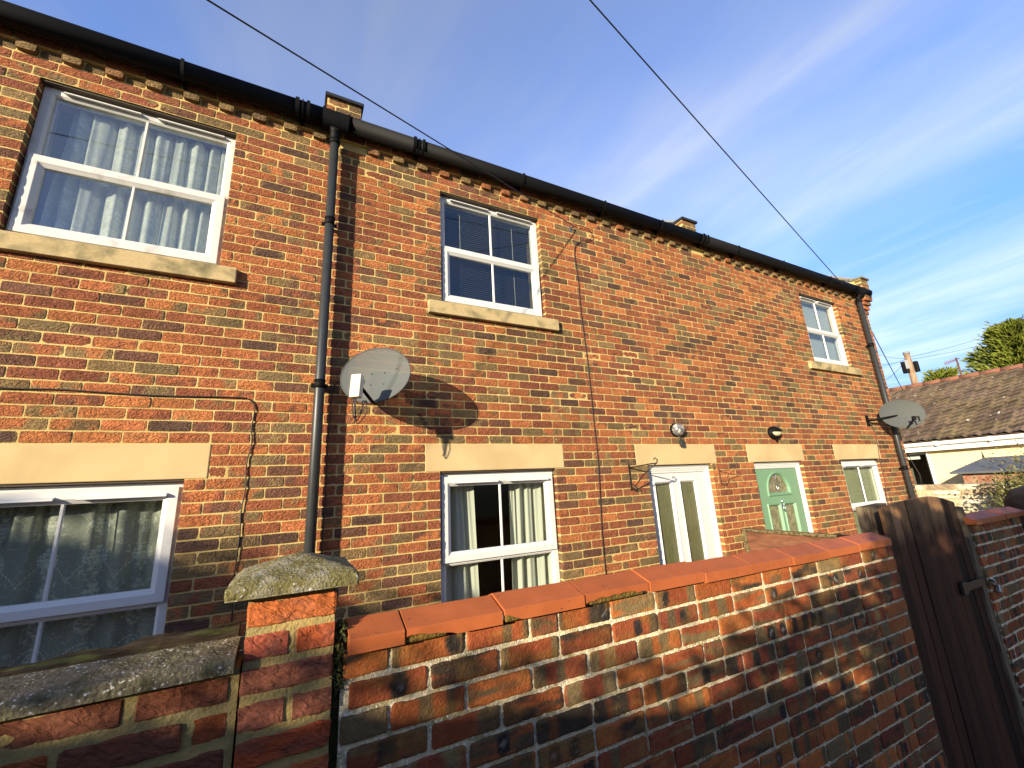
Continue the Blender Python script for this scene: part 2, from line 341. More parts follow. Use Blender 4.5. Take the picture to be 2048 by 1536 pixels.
# ------------------------------------------------------------------ leaves
def leaves(mb, P_, size, col, aspect=.5, droop=0.0, m=0, dirs=None, seed=0):
    rg = np.random.default_rng(seed); n = len(P_); d = rg.normal(0, 1, (n, 3)) if dirs is None else dirs+rg.normal(0, .35, (n, 3)); d[:, 2] -= droop
    d /= np.linalg.norm(d, axis=1)[:, None]; e = np.cross(d, rg.normal(0, 1, (n, 3))); e /= np.linalg.norm(e, axis=1)[:, None]
    s = (size*(.6+.8*rg.random(n)))[:, None]; a = P_; nn = np.cross(d, e)
    V = np.stack([a, a+d*s*.5+e*s*aspect*.5+nn*s*.08, a+d*s, a+d*s*.5-e*s*aspect*.5+nn*s*.08], 1).reshape(-1, 3)
    F = np.arange(n*4).reshape(-1, 4); c = np.repeat(np.asarray(col), 4, axis=0); mb.add(V, F, m, c)
def leafcol(rg, n, a, b, P_=None, sc_=2.0):
    f = rg.random((n, 1))*.6+(.4*fbm(P_[:, 0]*sc_, P_[:, 2]*sc_+P_[:, 1], 3, 3)[:, None] if P_ is not None else .2)
    return np.array(a)*(1-f)+np.array(b)*f

# ------------------------------------------------------------------ brickwork
def frame_front(y):   # facade frame: u = x, n towards the viewer (-y)
    return lambda u, z, n: np.stack([u, y-n, z], -1)
def brick_mesh(mb, rects, P, nu, nv, prot, colfn, jit=.0009, amp=.0018, depth=None, cr=.0028, seed=0, ygap=.0012, skirt=.012, wob=.0):
    """rects: list (u0,u1,z0,z1); every brick a bulged grid face with ragged rim and side skirts. depth: list of (L,R) skirt depths"""
    n = len(rects)
    if not n: return
    rg = np.random.default_rng(seed)
    Rr = np.array(rects, float); U, Vv = np.meshgrid(np.linspace(0, 1, nu+1), np.linspace(0, 1, nv+1))
    g = (nu+1)*(nv+1); uu = U.ravel(); vv = Vv.ravel()
    L = (Rr[:, 1]-Rr[:, 0])[:, None]; H = (Rr[:, 3]-Rr[:, 2])[:, None]
    x = Rr[:, 0:1]+uu*L; z = Rr[:, 2:3]+vv*H
    bu = (uu == 0) | (uu == 1); bv = (vv == 0) | (vv == 1); bd = bu | bv; cn = bu & bv
    sx_ = np.where(uu == 0, 1, np.where(uu == 1, -1, 0)); sz_ = np.where(vv == 0, 1, np.where(vv == 1, -1, 0))
    j1 = np.abs(rg.normal(0, jit, (n, g))); j2 = np.abs(rg.normal(0, jit, (n, g)))
    if wob: j1 = j1+wob*vnoise(x*30, z*30, seed+5)*bd; j2 = j2+wob*vnoise(x*30+9, z*30, seed+6)*bd
    tilt = rg.normal(0, .003, (n, 1))
    x = x+sx_*(j1+cr*.6*cn)*bd; z = z+sz_*(j2+cr*.6*cn)*bd+tilt*(uu-.5)*.5*L*bd
    y = prot+rg.normal(0, ygap, (n, 1))+amp*(fbm(x*38+rg.random((n, 1))*50, z*55, seed)-.5)*2+rg.normal(0, .004, (n, 1))*(uu-.5)*L
    y = y-bd*cr*.5-cn*cr*.3
    pts = P(x, z, y)
    # rim
    rim = [i for i in range(nu+1)]+[(k+1)*(nu+1)+nu for k in range(nv)]+[nv*(nu+1)+i for i in range(nu-1, -1, -1)]+[k*(nu+1) for k in range(nv-1, 0, -1)]
    rim = np.array(rim); r = len(rim)
    dep = np.full((n, r), skirt)
    if depth is not None:
        D = np.array(depth, float); ul = uu[rim]
        dep = np.where((ul == 0)[None, :] & (D[:, 0:1] > 0), D[:, 0:1], dep); dep = np.where((ul == 1)[None, :] & (D[:, 1:2] > 0), D[:, 1:2], dep)
    xs = x[:, rim]-sx_[rim]*cr*.15; zs = z[:, rim]-sz_[rim]*cr*.15
    sk = P(xs, zs, -dep)
    allp = np.concatenate([pts, sk], 1); t = g+r
    F1 = np.array([(k*(nu+1)+i, k*(nu+1)+i+1, (k+1)*(nu+1)+i+1, (k+1)*(nu+1)+i) for k in range(nv) for i in range(nu)])
    F2 = np.array([(rim[(q+1) % r], rim[q], g+q, g+(q+1) % r) for q in range(r)])
    F = np.concatenate([F1, F2]); FF = (F[None]+(np.arange(n)*t)[:, None, None]).reshape(-1, 4)
    col = colfn(rg, n, np.broadcast_to(uu, (n, g)), np.broadcast_to(vv, (n, g)), x, z, L)
    call = np.concatenate([col, col[:, rim]], 1).reshape(-1, 3)
    mb.add(allp.reshape(-1, 3), FF, 0, call, False)
def fill(span, phase, pitch, joint, minw=.05):
    a, b = span; k = math.ceil((a-phase)/pitch-1e-6); js = []
    while phase+k*pitch < b-1e-6: js.append(phase+k*pitch); k += 1
    js = [q for q in js if q-a > minw and b-q > minw]; e = [a]+js+[b]; o_ = []
    for i in range(len(e)-1):
        o_.append((e[i]+(joint/2 if i else 0), e[i+1]-(joint/2 if i < len(e)-2 else 0), i == 0, i == len(e)-2))
    return o_
PAL = [(.445, .160, .057), (.385, .130, .050), (.335, .110, .046), (.28, .094, .044), (.23, .078, .042), (.145, .068, .043), (.100, .056, .040), (.18, .122, .058), (.24, .155, .068)]
PW = np.array([.13, .17, .19, .15, .10, .09, .04, .08, .05]); PW = PW/PW.sum()
def housecol(rg, n, uu, vv, x, z, L):
    P_ = np.array(PAL); i = rg.choice(len(P_), n, p=PW); base = P_[i]
    o2 = P_[rg.choice([4, 5, 7, 7, 8], n)]
    q = rg.random((n, 1)); s = rg.random((n, 1))*40
    e = np.abs(uu-.5)*2*.22+fbm(uu*3*L/.2+s, vv*1.4+s*2, 3, 3)*.9
    f = np.clip((e-.47-.22*q)/.13, 0, 1)[..., None]*np.where(rg.random((n, 1)) < .65, 1, .2)[..., None]
    c = base[:, None, :]*(1-f)+o2[:, None, :]*f
    c = c*(1+(fbm(uu*6+s, vv*3+s, 9, 3)[..., None]-.5)*.55)
    big = .93+.26*fbm(x*.55+3, z*.8, 41, 3)-.10*np.clip((fbm(x*1.3, z*.9, 43, 3)-.55)/.2, 0, 1)
    st = 0
    for ex in (-.455, .98, 2.35, 6.96, 8.46):      # rain run-off stains below the sill ends
        st = st+np.clip(1-np.abs(x-ex)/(.07+.05*vnoise(x*9, z*4, 3)), 0, 1)*np.clip((3.56-z)/.05, 0, 1)*np.clip((z-2.75)/.8, 0, 1)
    big = big*(1-.38*np.clip(st, 0, 1))*(1-.18*np.clip(1-np.abs(x-.30)/.25, 0, 1)*np.clip((z-3.2)/1.5, 0, 1))
    return c*(1+rg.normal(0, .08, (n, 1, 1)))*big[..., None]

def dentcol(rg, n, uu, vv, x, z, L):
    P_ = np.array([(.25, .165, .075), (.20, .135, .065), (.29, .15, .07), (.33, .13, .055), (.17, .11, .06)]); c = P_[rg.choice(5, n, p=[.3, .25, .2, .1, .15])][:, None, :]
    return c*(.68+.45*fbm(uu*3+rg.random((n, 1))*30, vv*2, 2, 3)[..., None])

# ------------------------------------------------------------------ terrace houses
ZL = 2.395; CO = .075; PIT = .225; PH = .1795
OPEN = {  # x0,x1,z0,z1
 'A': [(-1.69, -.57, 3.67, 4.87), (-1.73, -.607, .97, 2.17)],
 'B': [(1.108, 2.228, 3.67, 4.87), (1.078, 2.205, .97, 2.17), (3.37, 4.39, .05, 2.17)],
 'C': [(7.165, 8.29, 3.67, 4.87), (7.23, 8.375, .97, 2.17), (5.17, 6.25, .05, 2.17)]}
LINT = {'A': [(-1.86, -.487)], 'B': [(.957, 2.303), (3.22, 4.48)], 'C': [(7.10, 8.47), (5.08, 6.30)]}
SILLX = {'A': [(-1.83, -.455)], 'B': [(.98, 2.35)], 'C': [(6.96, 8.46)]}
XR = {'A': (-4.42, .21), 'B': (.21, 4.74), 'C': (4.74, 9.38)}
KTOP = int(round((5.02-ZL)/CO))          # course index of the dentils
def house(key, label):
    x0, x1 = XR[key]
    root = empty('terraced_house', ((x0+x1)/2, 4.0, 0), label, 'house', 'houses of the brick terrace')
    mb = MB(); rects = []; dep = []
    for k in range(-31, KTOP+2):
        z0 = ZL+k*CO; z1 = z0+CO
        ph = PH + (0 if k % 2 == 0 else PIT/2)
        # a course belongs to the house its bricks' centres fall in: toothed joint hidden by snapping to the joint grid
        g = lambda q: ph+round((q-ph)/PIT)*PIT
        a = x0 if key == 'A' else g(x0); b = x1 if key == 'C' else g(x1)
        cuts = [(o[0], o[1], True) for o in OPEN[key] if o[2] < (z0+z1)/2 < o[3]]
        cuts += [(l[0]-.004, l[1]+.004, False) for l in LINT[key] if 2.17 < (z0+z1)/2 < 2.395]
        cuts.sort(); s = a; spans = []
        dl = False
        for c in cuts:
            spans.append((s, c[0], dl, c[2])); s = c[1]; dl = c[2]
        spans.append((s, b, dl, False))
        for s0, s1, Ld, Rd in spans:
            if s1-s0 < .03: continue
            for u0, u1, fl, fr in fill((s0, s1), ph, PIT, .0085):
                endL = fl and not (abs(u0-a) < 1e-6); endR = fr and not (abs(u1-b) < 1e-6)
                rects.append((u0+(.0055 if (fl and abs(u0-a) < 1e-6) else 0), u1-(.0055 if (fr and abs(u1-b) < 1e-6) else 0), z0+.0042, z1-.0042)); dep.append((.13 if (fl and Ld) else 0, .13 if (fr and Rd) else 0))
    dent = [(r, d) for r, d in zip(rects, dep) if r[2] > 5.02]
    keep = [(r, d) for r, d in zip(rects, dep) if r[2] <= 5.02]
    brick_mesh(mb, [r for r, _ in keep], frame_front(0), 8, 3, .004, housecol, depth=[d for _, d in keep], seed=ord(key))
    # dentil course: alternate projecting headers, and the oversailing course above
    rr = []; ff = []
    k0 = math.ceil((x0+.0-(-1.83))/.225); x = -1.83+k0*.225
    while x < x1-.12:
        rr.append((x+.003, x+.103, 5.0255, 5.0895)); ff.append((x+.112, x+.219, 5.0255, 5.0895)); x += .225
    # headers' underside and sides come from deep skirts
    brick_mesh(mb, rr, frame_front(-.038), 5, 3, 0, dentcol, seed=ord(key)+9, skirt=.05, cr=.006)
    brick_mesh(mb, ff, frame_front(0), 5, 3, .003, dentcol, seed=ord(key)+19)
    ov = [(u0, u1, 5.1005, 5.165) for u0, u1, _, _ in fill((x0+.01, x1-.01), PH, PIT, .011)]
    brick_mesh(mb, ov, frame_front(-.030), 6, 2, 0, housecol, seed=ord(key)+29, skirt=.05)
    mb.box(x0, x1, -.022, .0, 5.095, 5.24, 1)
    mb.box(x0, x1, -.026, .0, 5.093, 5.0955, 1)
    # mortar sheet with holes
    xs = sorted({x0, x1, *[o[i] for o in OPEN[key] for i in (0, 1)]}); zs = sorted({-.1, 5.17, *[o[i] for o in OPEN[key] for i in (2, 3)]})
    for i in range(len(xs)-1):
        for j in range(len(zs)-1):
            cx, cz = (xs[i]+xs[i+1])/2, (zs[j]+zs[j+1])/2
            if any(o[0] < cx < o[1] and o[2] < cz < o[3] for o in OPEN[key]): continue
            mb.add([(xs[i], 0.0005, zs[j]), (xs[i+1], 0.0005, zs[j]), (xs[i+1], 0.0005, zs[j+1]), (xs[i], 0.0005, zs[j+1])], [(0, 1, 2, 3)], 1)
    for o in OPEN[key]:      # jamb linings and head/sill of each opening
        e = .0025
        mb.box(o[0]-.012, o[0]-e, .001, .30, o[2], o[3], 1); mb.box(o[1]+e, o[1]+.012, .001, .30, o[2], o[3], 1)
        mb.box(o[0], o[1], .001, .30, o[3]+.004, o[3]+.02, 1); mb.box(o[0], o[1], .02, .30, o[2]-.03, o[2]-.004, 1)
    mb.build('wall', [M_BRICK, M_MORTAR], root, fix=False)
    # side and back shell
    sh = MB(); t_ = 5.2
    if key != 'C': sh.box(x1-.004, x1+.0, .31, 8.0, 0, t_, 0)
    sh.box(x0, x0+.10, .31, 8.0, 0, t_, 0); sh.box(x1-.12, x1-.006, .31, 8.0, 0, t_, 0); sh.box(x0+.10, x1-.12, 7.8, 8.0, 0, t_, 0)
    sh.box(x0+.1, x1-.12, .35, 7.8, 2.55, 2.75, 0); sh.box(x0+.1, x1-.12, .35, 7.8, 5.0, 5.15, 0); sh.box(x0+.1, x1-.12, 3.6, 3.75, .1, 2.55, 0); sh.box(x0+.1, x1-.12, 3.6, 3.75, 2.75, 5.0, 0)
    sh.box(x0+.1, x1-.12, .35, 7.8, -.02, .02, 1)
    sh.build('inner_walls', [M_DARK, M_FLOOR], root)
    for l in LINT[key]:
        q = MB(); q.box(l[0], l[1], -.005, .055, 2.1705, 2.393); bevel(q.build('lintel', M_STONE, root), .005, 2)
    for s_ in SILLX[key]:
        q = MB(); q.extx(s_[0], s_[1], [(-.048, 3.553), (-.048, 3.672), (.06, 3.690), (.06, 3.553)]); bevel(q.build('window_sill', M_SILL, root), .005, 2)
    # roof: two slated slopes
    q = MB(); zr = 5.19; pitch = math.tan(rad(33))
    q.add([(x0, -.10, zr), (x1, -.10, zr), (x1, 4.0, zr+4.1*pitch), (x0, 4.0, zr+4.1*pitch), (x0, 8.1, zr), (x1, 8.1, zr),
           (x0, -.10, zr-.03), (x1, -.10, zr-.03), (x1, 4.0, zr+4.1*pitch-.05), (x0, 4.0, zr+4.1*pitch-.05), (x0, 8.1, zr-.03), (x1, 8.1, zr-.03)],
          [(0, 1, 2, 3), (3, 2, 5, 4), (7, 6, 9, 8), (9, 10, 11, 8), (0, 6, 7, 1), (4, 5, 11, 10), (0, 3, 9, 6), (3, 4, 10, 9), (1, 7, 8, 2), (2, 8, 11, 5)])
    q.build('roof', M_SLATE, root)
    return root
HA = house('A', 'left house of the brick terrace with net-curtained upper and lower windows')
HB = house('B', 'middle house of the brick terrace with the satellite dish and the white door')
HC = house('C', 'right-hand end house of the brick terrace with the sage green door')

# gutters (one run per house), brackets and unions
def gutter_prof(r, yc, zt, zb, t=.004):
    o_ = [(yc+r, zt)]; n = 12
    for i in range(n+1):
        a = math.pi*i/n; o_.append((yc+r*math.cos(a), zt-.008-(zt-.008-zb)*math.sin(a)))
    o_.append((yc-r, zt)); o_.append((yc-r+.006, zt)); r2 = r-t
    for i in range(n, -1, -1):
        a = math.pi*i/n; o_.append((yc+r2*math.cos(a), zt-.008-(zt-.008-zb-t)*math.sin(a)))
    o_.append((yc+r2, zt)); return o_
GP = gutter_prof(.064, -.114, 5.216, 5.114)
def ringy(mb, x, w_, r=.074):
    mb.extx(x-w_/2, x+w_/2, gutter_prof(r, -.114, 5.222, 5.106, .012))
BR = {'A': [-3.1, -2.0, -.923], 'B': [1.973, 3.062, 3.988], 'C': [5.501, 6.588, 7.933]}
UN = {'A': [-.121], 'B': [.858], 'C': [4.80]}
for key, root in (('A', HA), ('B', HB), ('C', HC)):
    x0, x1 = XR[key]; q = MB(); e = 9.30 if key == 'C' else x1
    q.extx(x0, e, GP, segs=1, smooth=True)
    if key == 'C':
        q.extx(9.297, 9.302, [(y, z) for y, z in gutter_prof(.068, -.122, 5.207, 5.085, .135)][:15])
    g = q.build('gutter', M_BLACK, root)
    for x in BR[key]:
        q = MB(); ringy(q, x, .022); q.box(x-.011, x+.011, -.056, -.024, 5.10, 5.20); q.build('gutter_bracket', M_BLACK, root)
    for x in UN[key]:
        q = MB(); ringy(q, x-.040, .030, .078); ringy(q, x, .010, .073); ringy(q, x+.042, .024, .078); q.box(x-.012, x+.012, -.056, -.024, 5.10, 5.20); q.build('gutter_union', M_BLACK, root)
def downpipe(root, x, zbot, clips, ztop=5.085):
    q = MB(); yb = -.088; r = .036
    q.tube([(x, yb, zbot), (x, yb, ztop-.06)], r, 18); q.build('downpipe', M_PIPE, root)
    q = MB(); q.tube([(x, yb, ztop-.10), (x, yb, ztop-.055), (x, yb-.012, ztop-.02), (x, yb-.03, ztop+.01)], [.041, .041, .041, .050], 18)
    q.tube([(x, yb, ztop-.13), (x, yb, ztop-.095)], .0435, 18); q.extx(x-.10, x+.10, gutter_prof(.0705, -.122, 5.207, 5.078, .006)); ringy(q, x-.10, .02, .076); ringy(q, x+.10, .02, .076)
    q.build('gutter_outlet', M_BLACK, root)
    for z in clips:
        q = MB(); q.tube([(x, yb, z-.03), (x, yb, z+.03)], .0385, 18); q.tube([(x, yb, z+.028), (x, yb, z+.036)], .0405, 18)
        q.box(x-.058, x+.058, -.052, -.046, z-.016, z+.016); q.box(x-.012, x+.012, -.047, .0, z-.012, z+.012); q.build('pipe_clip', M_BLACK, root)
downpipe(HB, .140, .1, [4.19, 2.82, 1.3]); downpipe(HC, 8.955, .1, [4.13, 2.0])

# party wall parapets and gable kneeler
def parapet(root, x0, x1, zt, yf, label=None, kneel=False):
    q = MB(); rects = []; nc = 5
    for k in range(nc):
        z0 = zt-.012-(k+1)*CO
        for u0, u1, _, _ in fill((x0, x1), x0+(.07 if k % 2 else .18), PIT, .010): rects.append((u0, u1, z0+.005, z0+CO-.005))
    brick_mesh(q, rects, frame_front(yf), 6, 3, .003, dentcol, seed=5+int(x0*3)+50, skirt=.10)
    q.box(x0+.002, x1-.002, yf+.0005, yf+.2, zt-.012-nc*CO, zt-.012, 1)
    q.build('parapet', [M_BRICK, M_MORTAR], root, fix=False)
    pt = math.tan(rad(33)); L = 3.6; q = MB()
    q.add([(x0+.004, yf+.01, zt-.4), (x0+.004, yf+L, zt-.4+L*pt), (x0+.004, yf+L, zt-.012+L*pt), (x0+.004, yf+.01, zt-.012),
           (x1-.004, yf+.01, zt-.4), (x1-.004, yf+L, zt-.4+L*pt), (x1-.004, yf+L, zt-.012+L*pt), (x1-.004, yf+.01, zt-.012)],
          [(0, 1, 2, 3), (4, 7, 6, 5), (3, 2, 6, 7), (0, 4, 5, 1), (1, 5, 6, 2), (0, 3, 7, 4)]); q.build('parapet_flashing', M_LEAD, root)
    q = MB(); a, b = x0-.018, x1+.018; y0 = yf-.03
    q.add([(a, y0, zt-.012), (a, y0, zt+.018), (a, y0+.16, zt+.026), (a, yf+L, zt+.03+L*pt), (a, yf+L, zt-.01+L*pt), (a, y0+.16, zt-.011),
           (b, y0, zt-.012), (b, y0, zt+.018), (b, y0+.16, zt+.026), (b, yf+L, zt+.03+L*pt), (b, yf+L, zt-.01+L*pt), (b, y0+.16, zt-.011)],
          [(0, 1, 2, 3, 4, 5), (11, 10, 9, 8, 7, 6), (0, 6, 7, 1), (1, 7, 8, 2), (2, 8, 9, 3), (3, 9, 10, 4), (4, 10, 11, 5), (5, 11, 6, 0)])
    q.build('parapet_cap', M_LICHEN2 if kneel else M_DARKCAP, root)
parapet(HB, .062, .355, 5.535, .0)
parapet(HC, 4.60, 4.87, 5.53, .0)
parapet(HC, 9.13, 9.385, 5.46, -.13, kneel=True)
q = MB(); kr = []
for k, p in enumerate((.13, .13, .095, .06, .03)):
    z0 = 5.17-(k)*CO-.0; q2 = [(9.13+.005 if k % 2 else 9.13+.005, 9.385-.005, z0-.07+.0, z0-.005)]
    brick_mesh(q, [(9.135, 9.265, z0-.07, z0-.006), (9.275, 9.383, z0-.07, z0-.006)], frame_front(-p), 5, 3, 0, housecol, seed=80+k, skirt=p+.1, cr=.006)
q.box(9.137, 9.38, -.02, .1, 4.80, 5.17, 1); q.build('corbelled_kneeler', [M_BRICK, M_MORTAR], HC, fix=False)
# gable wall return (brick) of the end house
q = MB(); rects = []
for k in range(-31, 56):
    z0 = ZL+k*CO; ph = .10+(0 if k % 2 else PIT/2); top = min(8.0, 8.0)
    ymax = 8.0 if z0 < 5.2 else max(0, 8.0-(z0-5.2)/math.tan(rad(33)))
    ymin = 0.0 if z0 < 5.2 else (z0-5.2)/math.tan(rad(33))
    if ymax-ymin < .3: continue
    for u0, u1, _, _ in fill((ymin+.005, min(ymax, 3.5 if z0 < 5.2 else ymax)), ph, PIT, .011): rects.append((u0, u1, z0+.0055, z0+CO-.0055))
brick_mesh(q, rects, lambda u, z, n: np.stack([9.376+n, u, z], -1), 3, 2, .004, housecol, seed=99)
q.add([(9.3765, .0, -.1), (9.3765, 8, -.1), (9.3765, 8, 5.2), (9.3765, 4, 7.8), (9.3765, 0, 5.2)], [(0, 1, 2, 3, 4)], 1)
q.build('gable_wall', [M_BRICK, M_MORTAR], HC, fix=False)

# ------------------------------------------------------------------ windows
def window(root, o, style, matf=M_UPVC, gl=M_GLASS, ragged=True):
    x0, x1, z0, z1 = o; fy = .055; e = .003; xm = (x0+x1)/2
    zt = z0+.60 if style == 'upper' else z1-.705      # transom centre
    f = MB(); X0, X1, Z0, Z1 = x0+e, x1-e, z0+(.02 if style == 'upper' else e), z1-e-.012
    f.rectring(X0, X1, Z0, Z1, [(0, fy), (.046, fy), (.056, fy+.016), (.056, fy+.075), (0, fy+.075)])
    f.box(X0+.046, X1-.046, fy+.0005, fy+.07, zt-.028, zt+.028)
    f.box(X0, X1, fy-.006, fy+.02, Z0-.017, Z0-.0005)
    win = f.build('window', matf, root); bevel(win, .003, 2)
    if style == 'upper': sash = (X0+.022, X1-.022, Z0+.026, zt+.022); fix_ = (X0+.05, X1-.05, zt+.028, Z1-.05)
    else: sash = (X0+.022, X1-.022, zt-.010, Z1-.03); fix_ = (X0+.05, X1-.05, Z0+.05, zt-.028)
    s = MB(); a, b, c, d = sash; sy = fy-.026
    s.rectring(a, b, c, d, [(0, sy), (.050, sy), (.057, sy+.006), (.078, sy+.020), (.078, fy+.02), (0, fy-.0005)])
    so_ = s.build('sash', matf, win); bevel(so_, .0025, 2)
    g = MB(); g.box(a+.074, b-.074, fy+.004, fy+.012, c+.074, d-.074); g.build('pane', gl, win)
    g = MB(); g.rectring(fix_[0]-.004, fix_[1]+.004, fix_[2]-.001, fix_[3]+.004, [(0, fy+.001), (.014, fy+.012), (.014, fy+.03), (0, fy+.03)]); g.build('glazing_bead', matf, win)
    g = MB(); g.box(fix_[0]+.0, fix_[1]-.0, fy+.022, fy+.029, fix_[2], fix_[3]); g.build('pane', gl, win)
    for (lo, hi, yy) in ((c+.076, d-.076, sy+.018), (fix_[2]+.005, fix_[3]-.005, fy+.010)):
        g = MB(); g.extx(0, hi-lo, [(0, 0)]*0) if False else None
        V = [(xm-.011, yy+.012), (xm-.006, yy), (xm+.006, yy), (xm+.011, yy+.012)]
        g.add([(p, y, lo) for p, y in V]+[(p, y, hi) for p, y in V], [(0, 1, 5, 4), (1, 2, 6, 5), (2, 3, 7, 6), (3, 0, 4, 7), (3, 2, 1, 0), (4, 5, 6, 7)])
        g.build('glazing_bar', matf, win)
    zv = Z1-.028 if style == 'upper' else d-.048; yv = fy if style == 'upper' else sy
    L_ = (X1-X0)
    for (p, r_) in ((X0+L_*.10, X0+L_*.47), (X0+L_*.56, X0+L_*.93)):
        g = MB(); g.extx(p, r_, [(yv-.001, zv+.012), (yv-.024, zv+.004), (yv-.028, zv-.008), (yv-.021, zv-.011), (yv-.001, zv-.002)]); g.build('trickle_vent', matf, win)
    g = MB(); g.box(x0+e, x1-e, .012, .05, z1-.013, z1-.001); g.build('head_flashing', M_HEADF, win)
    return win
window(HA, OPEN['A'][0], 'upper', M_UPVCD, gl=M_GLASSHI); window(HA, OPEN['A'][1], 'ground', gl=M_GLASSLOW)
window(HB, OPEN['B'][0], 'upper'); window(HB, OPEN['B'][1], 'ground', gl=M_GLASSLOW)
window(HC, OPEN['C'][0], 'upper'); wc = window(HC, OPEN['C'][1], 'ground', gl=M_GLASSLOW)

# curtains and blinds hang inside: things of their own
def curtain(name, x0, x1, z0, z1, y, m, label, cat, folds=7, amp=.03, seed=0, group=None, taper=0.0, th=.0, irregular=.6, gather=0.0):
    nx, nz = 160, 30; rg = np.random.default_rng(seed); u = np.linspace(0, 1, nx+1); v = np.linspace(0, 1, nz+1)
    U, V_ = np.meshgrid(u, v); pa = U*folds*2*np.pi+irregular*4*(fbm(U*folds*.7, V_*.5, seed, 2)-.5)*2
    Y = y+amp*np.sin(pa)*(.65+.5*V_*0+.5*(1-V_))+.01*np.sin(pa*2.3+1)
    X = x0+(x1-x0)*(U if not taper else (U*(1-taper*(V_))+taper*V_*.5))+.25*amp*np.cos(pa)
    X = X+gather*(1-V_)
    Z = z0+(z1-z0)*V_
    P_ = np.stack([X, Y, Z], -1).reshape(-1, 3); F = [(k*(nx+1)+i, k*(nx+1)+i+1, (k+1)*(nx+1)+i+1, (k+1)*(nx+1)+i) for k in range(nz) for i in range(nx)]
    mb = MB(); mb.add(P_, F, 0, None, True)
    uv = np.stack([U*(x1-x0)*1.25, Z, U*0], -1).reshape(-1, 3)
    o = mb.build(name, m, None, attr=uv, fix=False); return tag(o, label, cat, group)
curtain('net_curtain', -1.58, -.60, 3.75, 4.80, .17, M_NETUP, 'white net curtain bunched in folds behind the large upper left window', 'curtain', 9, .035, 3)
curtain('lace_curtain', -1.78, -.58, .9, 2.2, .20, M_LACE, 'patterned lace curtain across the big ground floor window at lower left', 'curtain', 5, .03, 5, irregular=.8)
curtain('curtain', 1.06, 1.42, .8, 2.22, .17, M_CURT, 'left white curtain drawn aside in the ground floor window under the dish', 'curtain', 3, .028, 8, 'white curtains in the middle house', gather=.05)
curtain('curtain', 1.80, 2.24, .8, 2.22, .19, M_CURT, 'right cream curtain catching the sun in the ground floor window under the dish', 'curtain', 4, .035, 9, 'white curtains in the middle house', gather=-.04)
bl = empty('venetian_blind', (1.66, .16, 4.80), 'grey venetian blind lowered behind the middle upper window', 'blind')
q = MB()
for i in range(46):
    z = 4.76-i*.0225; q.obox((1.66, .16, z), ((.53, 0, 0), (0, .010, .0045), (0, -.0003, .0007)))
q.build('slats', M_BLIND, bl); q = MB(); q.box(1.13, 2.19, .145, .175, 4.775, 4.80); q.build('head_rail', M_BLIND, bl)
for x in (1.36, 1.96):
    q = MB(); q.tube([(x, .148, 4.78), (x, .148, 3.74)], .0015, 5); q.build('ladder_cord', M_WHITE, bl)
q = MB(); q.box(7.17, 8.28, .16, .166, 3.7, 4.85); tag(q.build('window_blind', M_PALEBLIND), 'pale blue grey net panel covering the upper window nearest the gable end', 'blind')
q = MB(); q.box(7.24, 8.36, .13, .136, 1.0, 2.14); tag(q.build('window_blind', M_FROST), 'cream green blind in the small ground floor window by the right downpipe', 'blind')

# ------------------------------------------------------------------ doors (parts of their houses)
def door_frame(root, o, name='door'):
    x0, x1, z0, z1 = o; fy = .05; e = .003
    f = MB(); f.rectring(x0+e, x1-e, z0, z1-.02, [(0, fy), (.020, fy), (.024, fy+.008), (.040, fy+.008), (.044, fy+.016), (.062, fy+.016), (.068, fy+.024), (.068, fy+.08), (0, fy+.08)])
    f.box(x0-.0, x1+.0, fy-.012, fy+.03, z1-.019, z1-.005); return f.build(name, M_UPVC, root)
d1 = door_frame(HB, OPEN['B'][2]); x0, x1, z0, z1 = OPEN['B'][2]
# white door: leaf with two tall obscure panes
PZ = (.25, 1.985); pan = [(3.515, 3.765), (3.90, 4.15)]
q = MB(); y0, y1 = .070, .115; a, b, c, d = x0+.071, x1-.071, z0+.03, z1-.09
for r_ in ((a, pan[0][0]), (pan[0][1], pan[1][0]), (pan[1][1], b)): q.box(r_[0], r_[1], y0, y1, c, d)
for p in pan: q.box(p[0], p[1], y0+.0002, y1, PZ[1], d-.0002); q.box(p[0], p[1], y0+.0002, y1, c+.0002, PZ[0])
bevel(q.build('door_leaf', M_UPVC, d1), .003)
for p in pan:
    q = MB(); q.rectring(p[0]-.022, p[1]+.022, PZ[0]-.022, PZ[1]+.022, [(0, y0-.004), (.012, y0-.010), (.022, y0-.004), (.034, y0+.012), (.034, y0+.03), (0, y0+.001)]); q.build('glazing_bead', M_UPVC, d1)
    q = MB(); q.box(p[0], p[1], y0+.022, y0+.03, PZ[0], PZ[1]); q.build('pane', M_REED, d1)
d2 = door_frame(HC, OPEN['C'][2]); x0, x1, z0, z1 = OPEN['C'][2]; xc = (x0+x1)/2
def arch(x, hw, zb, h, n=14):   # closed outline of a pointed-round arch light
    pts = [(x-hw, zb), (x+hw, zb)]
    for i in range(n+1):
        a = math.pi*i/n; pts.append((x+hw*math.cos(a), zb+.015+h*math.sin(a)**.85))
    return pts
ar = arch(xc, .225, 1.765, .235); rl = [(xc-.285, xc-.05), (xc+.05, xc+.285)]; rz = (.35, 1.625)
q = MB(); a, b, c, d = x0+.071, x1-.071, z0+.03, z1-.09; y0, y1 = .072, .115
